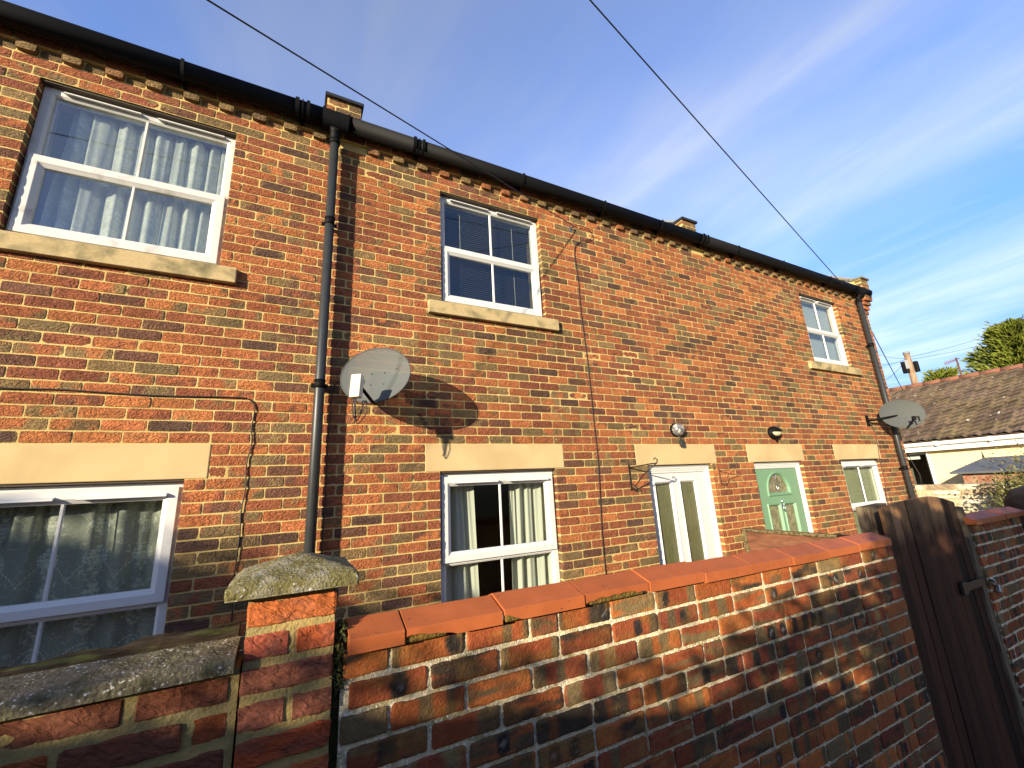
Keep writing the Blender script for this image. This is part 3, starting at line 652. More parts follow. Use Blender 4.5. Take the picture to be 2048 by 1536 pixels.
# leaf front around the arch: fan of quads between outline and rectangle
zb_, zt_ = 1.70, d; n = len(ar)
def proj_rect(p, cx, cz, hx_, z0_, z1_):
    dx, dz = p[0]-cx, p[1]-cz; t = 1e9
    if dx: t = min(t, (hx_ if dx > 0 else -hx_)/dx)
    if dz > 0: t = min(t, (z1_-cz)/dz)
    if dz < 0: t = min(t, (z0_-cz)/dz)
    return (cx+dx*t, cz+dz*t)
cz_ = 1.86; hx_ = (b-a)/2
ring = ar; outer = [proj_rect(p, xc, cz_, hx_, zb_, zt_) for p in ring]
# densify with rectangle corners
pts = sorted([(math.atan2(p[1]-cz_, p[0]-xc), p, o_) for p, o_ in zip(ring, outer)]+[], key=lambda t: t[0])
cor = [(a, zb_), (b, zb_), (b, zt_), (a, zt_)]
V = [(p[0], y0, p[1]) for _, p, _ in pts]; Vo = [(o_[0], y0, o_[1]) for _, _, o_ in pts]
F = []; nn = len(pts)
for i in range(nn):
    j = (i+1) % nn; F.append((i, j, nn+j, nn+i))
q.add(V+Vo, F)
for i in range(nn):
    j = (i+1) % nn
    for ccx, ccz in cor:
        t0, t1 = pts[i][0], pts[j][0]; tt = math.atan2(ccz-cz_, ccx-xc)
        if t1 < t0: t1 += 2*math.pi
        for t_ in (tt, tt+2*math.pi):
            if t0 < t_ < t1: q.add([Vo[i], Vo[j], (ccx, y0, ccz)], [(0, 1, 2)])
q.add([(p[0], y0, p[1]) for _, p, _ in pts]+[(p[0], y1, p[1]) for _, p, _ in pts], [(i, (i+1) % nn, nn+(i+1) % nn, nn+i) for i in range(nn)])
for r_ in ((a, rl[0][0]), (rl[0][1], rl[1][0]), (rl[1][1], b)): q.box(r_[0], r_[1], y0, y1, c, zb_)
for p in rl: q.box(p[0], p[1], y0+.0002, y1, rz[1], zb_-.0002); q.box(p[0], p[1], y0+.0002, y1, c+.0002, rz[0])
q.build('door_leaf', M_GREEN, d2, fix=False)
def sweep_outline(mb, pts, prof):   # prof: (outward offset, y)
    P_ = [Vector((p[0], p[1])) for p in pts]; n = len(P_); V = []
    for i in range(n):
        t1 = (P_[i]-P_[i-1]).normalized(); t2 = (P_[(i+1) % n]-P_[i]).normalized()
        n1 = Vector((t1.y, -t1.x)); n2 = Vector((t2.y, -t2.x)); nn_ = (n1+n2); nn_ = nn_/max(.3, nn_.length**2/2)
        for o_, y in prof: V.append((P_[i].x+nn_.x*o_, y, P_[i].y+nn_.y*o_))
    k = len(prof); F = [(i*k+j, i*k+(j+1) % k, ((i+1) % n)*k+(j+1) % k, ((i+1) % n)*k+j) for i in range(n) for j in range(k)]
    mb.add(V, F)
q = MB(); sweep_outline(q, ar, [(-.012, y0+.012), (.004, y0-.010), (.020, y0-.014), (.036, y0+.002), (-.012, y0+.03)]); q.build('arch_moulding', M_GREEN, d2)
q = MB(); q.add([(p[0], y0+.02, p[1]) for p in ar]+[(p[0], y0+.026, p[1]) for p in ar], [tuple(range(len(ar))), tuple(range(len(ar), 2*len(ar)))]); q.build('arched_pane', M_PATG, d2)
q = MB(); s4 = [(0, .13), (.022, .022), (.075, 0), (.022, -.022), (0, -.17), (-.022, -.022), (-.075, 0), (-.022, .022)]
for i in range(8): p, r_ = s4[i], s4[(i+1) % 8]; q.tube([(xc+p[0], y0+.017, 1.905+p[1]*.85), (xc+r_[0], y0+.017, 1.905+r_[1]*.85)], .0035, 5)
q.tube([(xc, y0+.017, 1.905), (xc, y0+.017, 2.0)], .003, 5); q.tube([(xc-.18, y0+.017, 1.86), (xc-.07, y0+.017, 1.905)], .0025, 5); q.tube([(xc+.18, y0+.017, 1.86), (xc+.07, y0+.017, 1.905)], .0025, 5)
q.build('leaded_star', M_CHROME, d2)
for p in rl:
    q = MB(); q.rectring(p[0]-.026, p[1]+.026, rz[0]-.026, rz[1]+.026, [(0, y0+.001), (.008, y0-.012), (.020, y0-.012), (.036, y0+.012), (.036, y0+.03), (0, y0+.002)]); q.build('glazing_bead', M_GREEN, d2)
    q = MB(); q.box(p[0], p[1], y0+.022, y0+.03, rz[0], rz[1]); q.build('pane', M_PATG, d2)
q = MB(); q.lathe((xc, y0-.002, 1.60), (0, -1, 0), [(0, .014), (.020, .012), (.028, .004), (.03, 0)], 18, u=(1, 0, 0)); q.tube([(xc-.018, y0-.02, 1.615), (xc-.026, y0-.026, 1.58), (xc-.014, y0-.03, 1.55), (xc, y0-.032, 1.54), (xc+.014, y0-.03, 1.55), (xc+.026, y0-.026, 1.58), (xc+.018, y0-.02, 1.615)], .006, 8)
q.lathe((xc, y0-.002, 1.665), (0, -1, 0), [(0, .02), (.008, .016), (.012, 0)], 10); q.tube([(xc, y0-.012, 1.64), (xc, y0-.012, 1.70)], [.010, .003], 8); q.build('door_knocker', M_CHROME, d2)

# ------------------------------------------------------------------ satellite dishes
def dish(c, nrm, wd, ht, mount, label, m, lnbcol, lnb=True, up=(0, 0, 1), armlen=.25, lnboff=(0, 0)):
    root = empty('satellite_dish', mount, label, 'satellite dish', 'satellite dishes on the terrace')
    n = Vector(nrm).normalized(); u = Vector(up).cross(n).normalized(); v = n.cross(u).normalized(); c = Vector(c)
    nr, na = 9, 48; V = []; 
    for i in range(nr+1):
        r = i/nr
        for j in range(na):
            a = 2*math.pi*j/na; V.append(c+u*(math.cos(a)*r*wd/2)+v*(math.sin(a)*r*ht/2)+n*(.055*(r*r-1)))
    F = [(i*na+j, i*na+(j+1) % na, (i+1)*na+(j+1) % na, (i+1)*na+j) for i in range(nr) for j in range(na)]
    q = MB(); q.add(V, F, 0, None, True); o = q.build('reflector', m, root, fix=False)
    q = MB(); q.tube([c+u*(math.cos(2*math.pi*j/48)*wd/2)+v*(math.sin(2*math.pi*j/48)*ht/2)-n*.002 for j in range(49)], .0042, 8, cap=False); q.build('rim', M_DISHD, root)
    for (a, b) in ((-.05, .03), (.05, .03), (-.05, -.06), (.05, -.06), (.15, .05)):
        q = MB(); pc = c+u*a+v*b+n*(.055*((a/wd*2)**2+(b/ht*2)**2-1)); q.lathe(pc-n*.002, n, [(.0045, .0), (.0045, .004), (0, .005)], 8); q.build('bolt', M_BLACK, root)
    bot = c-v*(ht/2*.93)+n*0.0
    tip = bot+n*armlen+v*(.06)+u*lnboff[0]
    q = MB(); q.tube([c-v*(ht*.28)-n*.10, bot-n*.03-v*.015, bot+n*.01-v*.012, tip], .012, 8)
    q.build('arm', M_BLACK, root)
    if lnb:
        b_ = MB(); lc = tip+v*.012
        lc = lc-v*.03; b_.obox(lc-v*.012, (u*.036, v*.082, n*.026)); hh = bevel(b_.build('feed_head', lnbcol, root), .008, 3)
        b_ = MB(); b_.lathe(lc-n*.018+v*.040+u*.004, -n, [(.022, 0), (.028, .010), (.028, .034), (.020, .040), (0, .042)], 18); b_.build('feed_horn', lnbcol, root)
    else:
        b_ = MB(); lc = tip; b_.obox(lc+v*.02, (u*.022, v*.03, n*.018)); b_.obox(lc-n*.03, (u*.012, v*.012, n*.03)); b_.obox(lc+v*.035+u*.045, (u*.03, v*.008, n*.008)); b_.obox(lc+u*.06+v*.0, (u*.008, v*.035, n*.008)); bevel(b_.build('feed_head', lnbcol, root), .003)
    bk = c-n*.075; q = MB(); q.obox(bk, (u*.07, v*.05, n*.012)); mt = Vector(mount)
    q.tube([bk-n*.01, mt+Vector((0, -.10, 0)), mt+Vector((0, -.004, 0))], .017, 10); q.obox(mt+Vector((0, -.006, 0)), ((.045, 0, 0), (0, .005, 0), (0, 0, .09)))
    q.build('wall_bracket', M_BLACK, root)
    return root, tip, u, v, n
r1, tip, u, v, n = dish((.497, -.30, 2.868), (-.55, -.82, .12), .535, .43, (.66, 0, 2.86), 'grey perforated satellite dish with ivory feed head casting a shadow beside the left downpipe', M_DISH, M_LNB, armlen=.215, lnboff=(-.02, 0))
def coil(pts, name, label, m=M_CABLE, r=.0035, cat='cable'):
    P_ = [Vector(p) for p in pts]; out_ = []
    for i in range(len(P_)-1):
        p0 = P_[max(i-1, 0)]; p1 = P_[i]; p2 = P_[i+1]; p3 = P_[min(i+2, len(P_)-1)]
        for k in range(8):
            t = k/8; out_.append(.5*((2*p1)+(-p0+p2)*t+(2*p0-5*p1+4*p2-p3)*t*t+(-p0+3*p1-3*p2+p3)*t**3))
    out_.append(P_[-1]); q = MB(); q.tube(out_, r, 6); return q, tag(q.build(name, m), label, cat) if label else q
bt = tip-v*.115
loopm = MB()
for k, (dx, dz, w_) in enumerate(((.00, -.13, .045), (.02, -.17, .055), (.015, -.15, .03))):
    q, _ = coil([bt+u*(-.012+.008*k), bt+Vector((-w_*.4+dx, .0, dz*.5)), bt+Vector((dx, .01*k, dz)), bt+Vector((w_+dx, .02, dz*.55)), bt+Vector((.05+dx, .03, -.01)), bt+Vector((.09, .08, -.015))], 'x', None)
    loopm.v += q.v; loopm.c += q.c; loopm.f += [tuple(i+loopm.n for i in f) for f in q.f]; loopm.m += q.m; loopm.smooth += q.smooth; loopm.n += q.n
loopm.build('cable_loop', M_CABLE, r1)
dish((8.69, -.34, 2.852), (-.70, -.70, .16), .60, .47, (8.33, 0, 2.78), 'dark grey satellite dish near the gable end in front of the right downpipe', M_DISHD, M_BLACK, lnb=False, armlen=.19, lnboff=(.03, 0))

# ------------------------------------------------------------------ wall lights
L1 = empty('wall_light', (3.87, 0, 2.55), 'clear domed security light over the white door with small hanging sensor', 'wall light')
q = MB(); q.lathe((3.87, 0, 2.555), (0, -1, 0), [(0, .03), (.072, .028), (.078, .018), (.078, 0)], 24, sx_=1.15, u=(1, 0, 0)); q.build('back_plate', M_BLACK, L1)
q = MB(); q.lathe((3.87, -.028, 2.557), (0, -1, -.1), [(.072, 0), (.072, .012), (.064, .040), (.045, .060), (.02, .070), (0, .072)], 24, sx_=1.12, u=(1, 0, 0)); q.build('diffuser', mat('grey_clear_dome', (.14, .14, .15), .12, spec=.9, col2=(.55, .50, .40), mscale=28, mlo=.5, mhi=.6, bump=.6, bscale=40, bdist=.01), L1)
q = MB(); q.lathe((3.845, -.055, 2.56), (0, -1, 0), [(.026, 0), (.024, .012), (0, .03)], 14); q.build('bulb', M_LAMPGL, L1)
q = MB(); q.tube([(3.865, -.03, 2.49), (3.87, -.045, 2.465), (3.885, -.04, 2.44)], .007, 8); q.obox((3.89, -.045, 2.405), ((.022, 0, .004), (0, .018, 0), (-.003, 0, .034))); bevel(q.build('sensor', M_PIPE, L1), .004)
L2 = empty('wall_light', (5.70, 0, 2.54), 'black oval bulkhead light with cream lens above the green door', 'wall light')
q = MB(); q.lathe((5.70, 0, 2.545), (0, -1, 0), [(.088, 0), (.088, .035), (.080, .052), (.05, .058), (0, .06)], 28, sx_=1.32, u=(1, 0, 0)); q.build('housing', M_BLACK, L2)
V = []; F = []; ns, nt_ = 18, 6
for i in range(nt_+1):
    ph = (math.pi/2)*i/nt_
    for j in range(ns+1):
        a = math.pi+math.pi*j/ns; V.append((5.70+math.cos(a)*.092*math.cos(ph), -.055-.045*math.sin(ph), 2.553+math.sin(a)*.055*math.cos(ph)))
F = [(i*(ns+1)+j, i*(ns+1)+j+1, (i+1)*(ns+1)+j+1, (i+1)*(ns+1)+j) for i in range(nt_) for j in range(ns)]
q = MB(); q.add(V, F, 0, None, True); q.add([(5.608, -.055, 2.553), (5.792, -.055, 2.553), (5.70, -.10, 2.553)], [(0, 1, 2)]); q.build('lens', M_LAMPGL, L2)
q = MB(); V = []
for i in range(nt_+1):
    ph = (math.pi/2)*i/nt_
    for j in range(ns+1):
        a = math.pi*j/ns; V.append((5.70+math.cos(a)*.102*math.cos(ph), -.050-.058*math.sin(ph), 2.553+math.sin(a)*.066*math.cos(ph)))
q.add(V, F, 0, None, True); q.build('eyelid', M_BLACK, L2)
q = MB(); q.tube([(5.70, -.03, 2.47), (5.705, -.035, 2.452)], .010, 8); q.lathe((5.706, -.036, 2.445), (0, -.3, -1), [(.016, -.008), (.018, 0), (.012, .012), (0, .016)], 12); q.build('sensor', M_BLACK, L2)

# ------------------------------------------------------------------ hanging basket brackets
def bracket(x, z, s, m, r, label, L=.36):
    root = empty('basket_bracket', (x, 0, z-.2), label, 'bracket', 'hanging basket brackets beside the white door')
    q = MB(); q.box(x-.008, x+.008, -.010, -.001, z-.25*s, z+.01); q.build('back_bar', m, root)
    q = MB(); q.tube([(x, -.006, z-.02), (x+.01, -.12, z-.012), (x+.02, -L*.8, z), (x+.022, -L, z+.0), (x+.022, -L-.012, z+.03), (x+.012, -L+.004, z+.052), (x+.0, -L+.014, z+.035)], r, 7)
    q.build('arm', m, root)
    q = MB(); q.tube([(x, -.008, z-.21*s), (x+.004, -.04, z-.235*s), (x+.006, -.07, z-.20*s), (x+.012, -L*.5, z-.10*s), (x+.02, -L+.01, z-.004)], r, 7)
    q.tube([(x, -.008, z-.17*s), (x+.002, -.05, z-.20*s), (x+.004, -.075, z-.225*s), (x, -.05, z-.245*s), (x, -.01, z-.235*s)], r*.8, 6)
    q.build('brace', m, root); return root
bracket(3.105, 2.17, 1, M_IRON, .0065, 'black iron hanging basket bracket to the left of the white door', .37)
bracket(4.49, 2.10, .72, M_RUST, .0042, 'thin rusty bracket on the brickwork between the white and green doors', .22)

# ------------------------------------------------------------------ cables on the wall
_, o = coil([(-4.4, -.010, 2.715), (-2.6, -.010, 2.70), (-1.51, -.012, 2.708), (-1.26, -.012, 2.714), (-.84, -.012, 2.702), (-.40, -.012, 2.712), (-.30, -.012, 2.702), (-.262, -.012, 2.64), (-.268, -.012, 2.50), (-.258, -.012, 2.40), (-.276, -.012, 2.25), (-.268, -.012, 2.1), (-.280, -.012, 1.95), (-.274, -.012, 1.8), (-.284, -.012, 1.5), (-.272, -.012, 1.29), (-.28, -.012, .6)], 'wall_cable', 'black twin cable running along and down the left house wall', r=.0042)
for x in (-1.30, -.72, -.42):
    pass
_, o = coil([(.60, -.03, 2.80), (.46, -.012, 2.87), (.32, -.012, 2.880), (.262, -.012, 2.862), (.236, -.012, 2.80), (.228, -.012, 2.6), (.222, -.012, 2.35), (.226, -.012, 2.0), (.219, -.012, 1.6), (.222, -.012, .8)], 'wall_cable', 'thin black cable dropping from the ivory-headed dish beside the downpipe', r=.004)
_, o = coil([(2.66, -.03, 4.852), (2.74, -.035, 4.90), (2.85, -.03, 4.905), (2.925, -.025, 4.87), (2.945, -.02, 4.81), (2.86, -.02, 4.742), (2.76, -.018, 4.705), (2.69, -.016, 4.64), (2.664, -.014, 4.50), (2.682, -.012, 4.2), (2.676, -.012, 3.84), (2.70, -.012, 3.2), (2.702, -.012, 2.58), (2.705, -.012, 2.2), (2.67, -.012, 1.6), (2.664, -.012, 1.2), (2.66, -.012, .6)], 'wall_cable', 'thin dark cable looping off its hook and falling down the middle of the brickwork', r=.0042)
_, o = coil([(8.34, -.02, 2.76), (8.46, -.012, 2.60), (8.43, -.012, 2.35), (8.385, -.012, 2.14), (8.36, -.012, 1.8), (8.30, -.012, 1.52), (8.28, -.012, .8)], 'wall_cable', 'brown cable trailing down the brickwork below the dark dish', M_BCABLE, r=.005)
hk = MB(); hk.tube([(2.652, 0, 4.85), (2.652, -.04, 4.85), (2.652, -.05, 4.865), (2.652, -.04, 4.875)], .006, 8); hk.obox((2.65, -.004, 4.84), ((.015, 0, 0), (0, .004, 0), (0, 0, .03)))
tag(hk.build('cable_hook', M_STEEL), 'small metal hook in the wall holding the end of the overhead wire', 'hook')

# ------------------------------------------------------------------ overhead wires
def wire(a, b, label, sag=.15, r=.005, n=24):
    a = Vector(a); b = Vector(b); P_ = [a.lerp(b, i/n)-Vector((0, 0, sag*4*(i/n)*(1-i/n))) for i in range(n+1)]
    q = MB(); q.tube(P_, r, 6); return tag(q.build('overhead_wire', M_WIRE), label, 'wire')
def at(ray, t): return (ray[0]*t, -3.388+ray[1]*t, 2.0+ray[2]*t)
p1 = Vector((2.652, -.05, 4.865)); A = Vector(at((-.262, 1, 1.206), 1.9)); d = (A-p1); e1 = p1+d*2.6
wire(p1, e1, 'black overhead wire from the top left sky to the hook above the middle house', 0.0, .0048)
p2 = Vector((8.99, -.02, 5.08)); A = Vector(at((1.008, 1, 2.025), 1.9)); d = (A-p2); e2 = p2+d*1.9
wire(p2, e2, 'black overhead wire crossing the middle of the sky to the far end of the gutter', 0.0, .006)

# ------------------------------------------------------------------ front garden walls
def near_z(x): return -.0123*(x-.16)
def flet(rg, n, uu, vv, x, z, L):
    OR = np.array([(.36, .095, .026), (.29, .072, .024), (.42, .125, .032), (.22, .055, .024)]); BR_ = np.array([(.145, .092, .040), (.105, .070, .034), (.19, .130, .058), (.060, .042, .026)])
    a = OR[rg.integers(0, 4, n)][:, None, :]; b = BR_[rg.integers(0, 4, n)][:, None, :]
    s = rg.random((n, 1))*100; typ = rg.random(n); out_ = np.zeros(uu.shape+(3,))
    # vertical kiss-mark bands with soft but distinct edges
    band = vnoise(uu*L/.040+s+.25*vnoise(uu*9+s, vv*3, 4), np.full_like(uu, 3.3)+s, 1); f1 = np.clip((band-.47)/.10, 0, 1)
    st = fbm(uu*1.6+s, vv*3.2+s, 6, 4); f2 = np.clip((st-.42)/.22, 0, 1)
    sol = np.clip((fbm(uu*2+s, vv*2+s, 8, 3)-.55)/.2, 0, 1)
    f = np.where((typ < .50)[:, None], f1, np.where((typ < .82)[:, None], f2, sol))
    c = a*(1-f[..., None])+b*f[..., None]
    # burnt dark blobs
    for k in range(2):
        uc = rg.random((n, 1))*.8+.1; w_ = .018+.012*rg.random((n, 1)); on = (rg.random((n, 1)) < .13)
        dd = ((np.abs(uu-uc)*L/w_)**3+(np.abs(vv-.5)/.46)**3)**(1/3)+(vnoise(uu*40+s, vv*9+s, 8)-.5)*.45; g = np.clip((1.05-dd)/.22, 0, 1)*on
        core = np.clip((.40-dd+(vnoise(uu*70, vv*16, 2)-.5)*.5)/.12, 0, 1)*on*(rg.random((n, 1)) < .6)
        c = c*(1-g[..., None])+np.array((.026, .022, .020))*g[..., None]; c = c*(1-core[..., None]*.8)+np.array((.26, .23, .21))*core[..., None]*.8
    # ochre tinge and overall brick variation
    och = np.clip((fbm(uu*2.2+s*2, vv*1.5+s, 12, 3)-.52)/.2, 0, 1)[..., None]*.45
    c = c*(1-och)+np.array((.30, .15, .035))*och
    return c*(1+(fbm(uu*9+s, vv*5, 3, 3)[..., None]-.5)*.5)*(1+rg.normal(0, .13, (n, 1, 1)))
def wall_rects(x0, x1, ztop, n, seed, joint=.012, pitch=.226, hp=.12, co=.0752, slope=True, start=0.0):
    rg = np.random.default_rng(seed); rr = []
    for k in range(n):
        z1 = ztop-k*co; x = x0-(start if k % 2 == 0 else start+pitch/2)
        while x < x1-.02:
            l = pitch if rg.random() > hp else pitch/2
            a, b = max(x, x0), min(x+l, x1)
            if x1-b < .05: b = x1
            if b-a > .04: dz = near_z((a+b)/2) if slope else 0; rr.append((a+joint/2 if a > x0 else a, b-joint/2 if b < x1 else b, z1-co+joint/2+dz, z1-joint/2+dz))
            x += l
            if b == x1: break
    return rr
def mortar_sheet(mb, x0, x1, z0, z1, y, amp, step, seed, m, base=.0, thick=.10):
    nx = max(2, int((x1-x0)/step)); nz = max(2, int((z1-z0)/step)); X, Z = np.meshgrid(np.linspace(x0, x1, nx+1), np.linspace(z0, z1, nz+1))
    h = (fbm(X*34, Z*34, seed, 3)-.5)*2*amp+(vnoise(X*110, Z*110, seed+3)-.5)*amp*.8+base
    Zs = Z+near_z(X) if True else Z
    V = np.stack([X, y-h, Zs], -1).reshape(-1, 3); F = [(k*(nx+1)+i, k*(nx+1)+i+1, (k+1)*(nx+1)+i+1, (k+1)*(nx+1)+i) for k in range(nz) for i in range(nx)]
    mb.add(V, F, m, None, True)
YW = -2.03
GW = empty('garden_wall', (1.7, -1.98, 0), 'long old brick garden wall with red tile coping between stone-capped pillar and gate', 'wall')
q = MB(); rr = wall_rects(.155, 3.235, 1.598, 21, 4, .0095, .2262, .13, .0752, start=.10)
brick_mesh(q, rr, frame_front(YW), 26, 9, .004, flet, jit=.0009, amp=.0014, seed=3, cr=.004, wob=.003, ygap=.0014, depth=[(0, .09 if abs(r[1]-3.235) < 1e-6 else 0) for r in rr])
mortar_sheet(q, .152, 3.232, .02, 1.597, YW+.001, .0034, .006, 5, 1, -.0022)
q.box(.153, 3.231, YW+.012, YW+.10, .0, 1.545, 1)
q.build('brickwork', [M_OLDBRICK, M_OLDMORTAR], GW, fix=False)
def coping(root, xs, y0, y1, z, lip, rise, colr, name='coping_tile', m=M_TILE, jitter=.003, chips=(), sl=True, yr=None):
    for i in range(len(xs)-1):
        a, b = xs[i]+.0026, xs[i+1]-.0026; rg = np.random.default_rng(i+40); dz = rg.normal(0, jitter); dy = rg.normal(0, jitter); z_ = z+dz
        za, zb = (near_z(a), near_z(b)) if sl else (0, 0); ym = yr if yr is not None else (y0+y1)/2
        pr = [(y0+dy, 0), (y0+dy, lip), (ym, lip+rise), (y1, lip), (y1, 0)]; n = len(pr); nx = 24; V = []; U = np.linspace(0, 1, nx+1)
        ch = [c for c in chips if c[0] == i]
        for t_ in U:
            x = a+(b-a)*t_; zz_ = z_+za+(zb-za)*t_
            for k, (y, h) in enumerate(pr):
                hh = h; yy = y
                if k == 0:
                    for c_ in ch:
                        g = max(0, 1-abs(t_-c_[1])/c_[2]); hh += g**.6*c_[3]*(.75+.5*vnoise(t_*23, i*3.3, 4)); 
                if k == 0: yy += .0; 
                V.append((x, yy, zz_+hh))
        F = [(i2*n+j, i2*n+(j+1) % n, (i2+1)*n+(j+1) % n, (i2+1)*n+j) for i2 in range(nx) for j in range(n)]
        F += [tuple(range(n))[::-1], tuple(nx*n+j for j in range(n))]
        q = MB(); c = np.array(colr)*(1+rg.normal(0, .06)); q.add(V, F, 0, c); o = q.build(name, m, root); bevel(o, .0012, 2)
        for c_ in ch:   # mossy bedding mortar showing in the chipped edge
            w_ = c_[2]*(b-a)*.9; xc_ = a+(b-a)*min(max(c_[1], .12), .88); qq = MB(); mm = 10
            qq.obox((xc_, y0+.016+dy, z_+(za+zb)/2+.012), ((w_*.75, 0, 0), (0, .010, 0), (0, 0, .013))); o2 = qq.build('bedding_mortar', M_MOSSB, root); bevel(o2, .007, 3)
M_MOSSB = mat('mossy_mortar', (.20, .115, .03), .95, spec=.1, col2=(.09, .085, .025), mscale=26, var=.5, vscale=60, bump=1.0, bscale=90, bdist=.01)
xs = [.163, .315, .622, .937, 1.243, 1.551, 1.864, 2.177, 2.487, 2.80, 3.165]
coping(GW, xs, -2.072, -1.888, 1.600, .037, .032, (.41, .112, .036), chips=[(1, .08, .42, .020), (2, .02, .16, .022), (3, .5, .62, .022)])
q = MB()   # moss and mortar packed in the gap beside the pillar
q.box(.134, .154, -2.01, -1.93, .0, 1.60)
P_ = np.stack([.134+.024*RNG.random(900), -2.035+.02*RNG.random(900), 1.50+.17*RNG.random(900)**.7], -1)
leaves(q, P_, .012, np.tile([(.5, .5, .5)], (900, 1)), .7, 0)
q.build('moss_clump', M_MOSS, GW, fix=False)

# pillar
PL = empty('brick_pillar', (.028, -1.93, 0), 'brick pillar with domed lichen-covered stone cap in front of the left downpipe', 'pillar')
def pilcol(rg, n, uu, vv, x, z, L):
    P_ = np.array([(.48, .13, .035), (.36, .085, .045), (.44, .095, .03), (.25, .085, .048), (.28, .095, .055), (.22, .075, .042), (.42, .08, .024), (.24, .08, .048)]); b = P_[np.arange(n) % 8][:, None, :]
    s = rg.random((n, 1))*40; f = np.clip((fbm(uu*3+s, vv*2+s, 2, 4)-.5)/.25, 0, 1)[..., None]*.6
    return (b*(1-f)+np.array((.17, .075, .055))*f)*(1+(fbm(uu*12+s, vv*7, 3, 3)[..., None]-.5)*.5)
q = MB(); rr = []; z = 1.762; px0, px1 = -.080, .133
for k in range(22):
    z1 = z-k*.0752; sp = [(px0, px1)] if k % 2 == 0 else ([(px0, px0+.103), (px0+.118, px1)] if k % 4 == 1 else [(px0, px0+.103), (px0+.116, px1)])
    for a, b in sp: rr.append((a, b, z1-.0752+.0065, z1-.0065))
brick_mesh(q, rr, frame_front(-2.045), 26, 10, .002, pilcol, seed=12, cr=.006, wob=.006, amp=.0035, ygap=.002, depth=[(.20 if abs(r[0]-px0) < 1e-6 else 0, .20 if abs(r[1]-px1) < 1e-6 else 0) for r in rr])
q.box(px0+.004, px1-.004, -2.041, -1.835, 0, 1.766, 1); q.build('brickwork', [M_CREASE, M_YMORTAR], PL, fix=False)
def rough_slab(x0, x1, y0, y1, zb, lip, apex, peak, name, root, m, nx=40, ny=24, amp=.004, chip=0.0):
    X, Y = np.meshgrid(np.linspace(x0, x1, nx+1), np.linspace(y0, y1, ny+1)); ax_, ay_ = apex
    dx = np.minimum((X-x0)/(ax_-x0+1e-9), (x1-X)/(x1-ax_+1e-9)); dy = np.minimum((Y-y0)/(ay_-y0+1e-9), (y1-Y)/(y1-ay_+1e-9))
    t_ = np.clip(np.minimum(dx, dy), 0, 1) if peak > 0 else 0
    Z = zb+lip+peak*t_+(fbm(X*40, Y*40, 5, 4)-.5)*amp*2
    Z = Z-np.where((dx < .05) | (dy < .06), .006, 0)
    V = np.stack([X, Y, Z], -1).reshape(-1, 3); F = [(k*(nx+1)+i, k*(nx+1)+i+1, (k+1)*(nx+1)+i+1, (k+1)*(nx+1)+i) for k in range(ny) for i in range(nx)]
    q = MB(); q.add(V, F, 0, None, True)
    rim = [i for i in range(nx+1)]+[(k+1)*(nx+1)+nx for k in range(ny)]+[ny*(nx+1)+i for i in range(nx-1, -1, -1)]+[k*(nx+1) for k in range(ny-1, 0, -1)]
    T_ = V[rim].copy(); n_ = len(rim); lv = 5; W_ = []
    for l in range(lv+1):
        Q = T_.copy(); Q[:, 2] = T_[:, 2]+(zb-T_[:, 2])*l/lv; o_ = (fbm(Q[:, 0]*50+Q[:, 1]*50, Q[:, 2]*60, 8, 3)-.5)*amp*2*(0 if l == 0 else 1)
        Q[:, 1] += np.where(T_[:, 1] < y0+1e-6, o_, 0)-np.where(T_[:, 1] < y0+1e-6, .004 if 0 < l < lv else 0, 0); Q[:, 0] += np.where(T_[:, 0] < x0+1e-6, o_, 0)
        W_.append(Q)
    q.add(np.concatenate(W_), [(l*n_+i, (l+1)*n_+i, (l+1)*n_+(i+1) % n_, l*n_+(i+1) % n_) for l in range(lv) for i in range(n_)]+[tuple(lv*n_+i for i in range(n_))], 0, None, True)
    return q.build(name, m, root, fix=False)
rough_slab(-.124, .182, -2.085, -1.79, 1.770, .036, (.035, -1.935), .050, 'cap', PL, M_LICHEN, amp=.0028)

# low wall on the left with stone coping, and the rotten rail lying behind it
LW = empty('garden_wall', (-1.6, -1.98, 0), 'low brown brick garden wall with lichened stone coping left of the pillar', 'wall')
def lowcol(rg, n, uu, vv, x, z, L):
    P_ = np.array([(.27, .070, .020), (.22, .070, .034), (.30, .082, .024), (.19, .064, .034), (.23, .062, .024)]); b = P_[rg.integers(0, 5, n)][:, None, :]
    s = rg.random((n, 1))*40; f = np.clip((fbm(uu*3+s, vv*2+s, 2, 4)-.5)/.25, 0, 1)[..., None]*.5
    return (b*(1-f)+np.array((.13, .052, .030))*f)*(1+(fbm(uu*12+s, vv*7, 3, 3)[..., None]-.5)*.5)
rr = wall_rects(-3.4, -.097, 1.607, 21, 9, .014, .226, .04, .0752, slope=False, start=.05)
q = MB(); brick_mesh(q, rr, frame_front(-2.036), 26, 9, .002, lowcol, seed=15, cr=.006, wob=.006, amp=.003, ygap=.002)
q.box(-3.4, -.0815, -2.033, -1.935, 0, 1.610, 1); q.build('brickwork', [M_CREASE, M_YMORTAR], LW, fix=False)
xs2 = [-3.4, -2.5, -1.6, -.7, -.090]
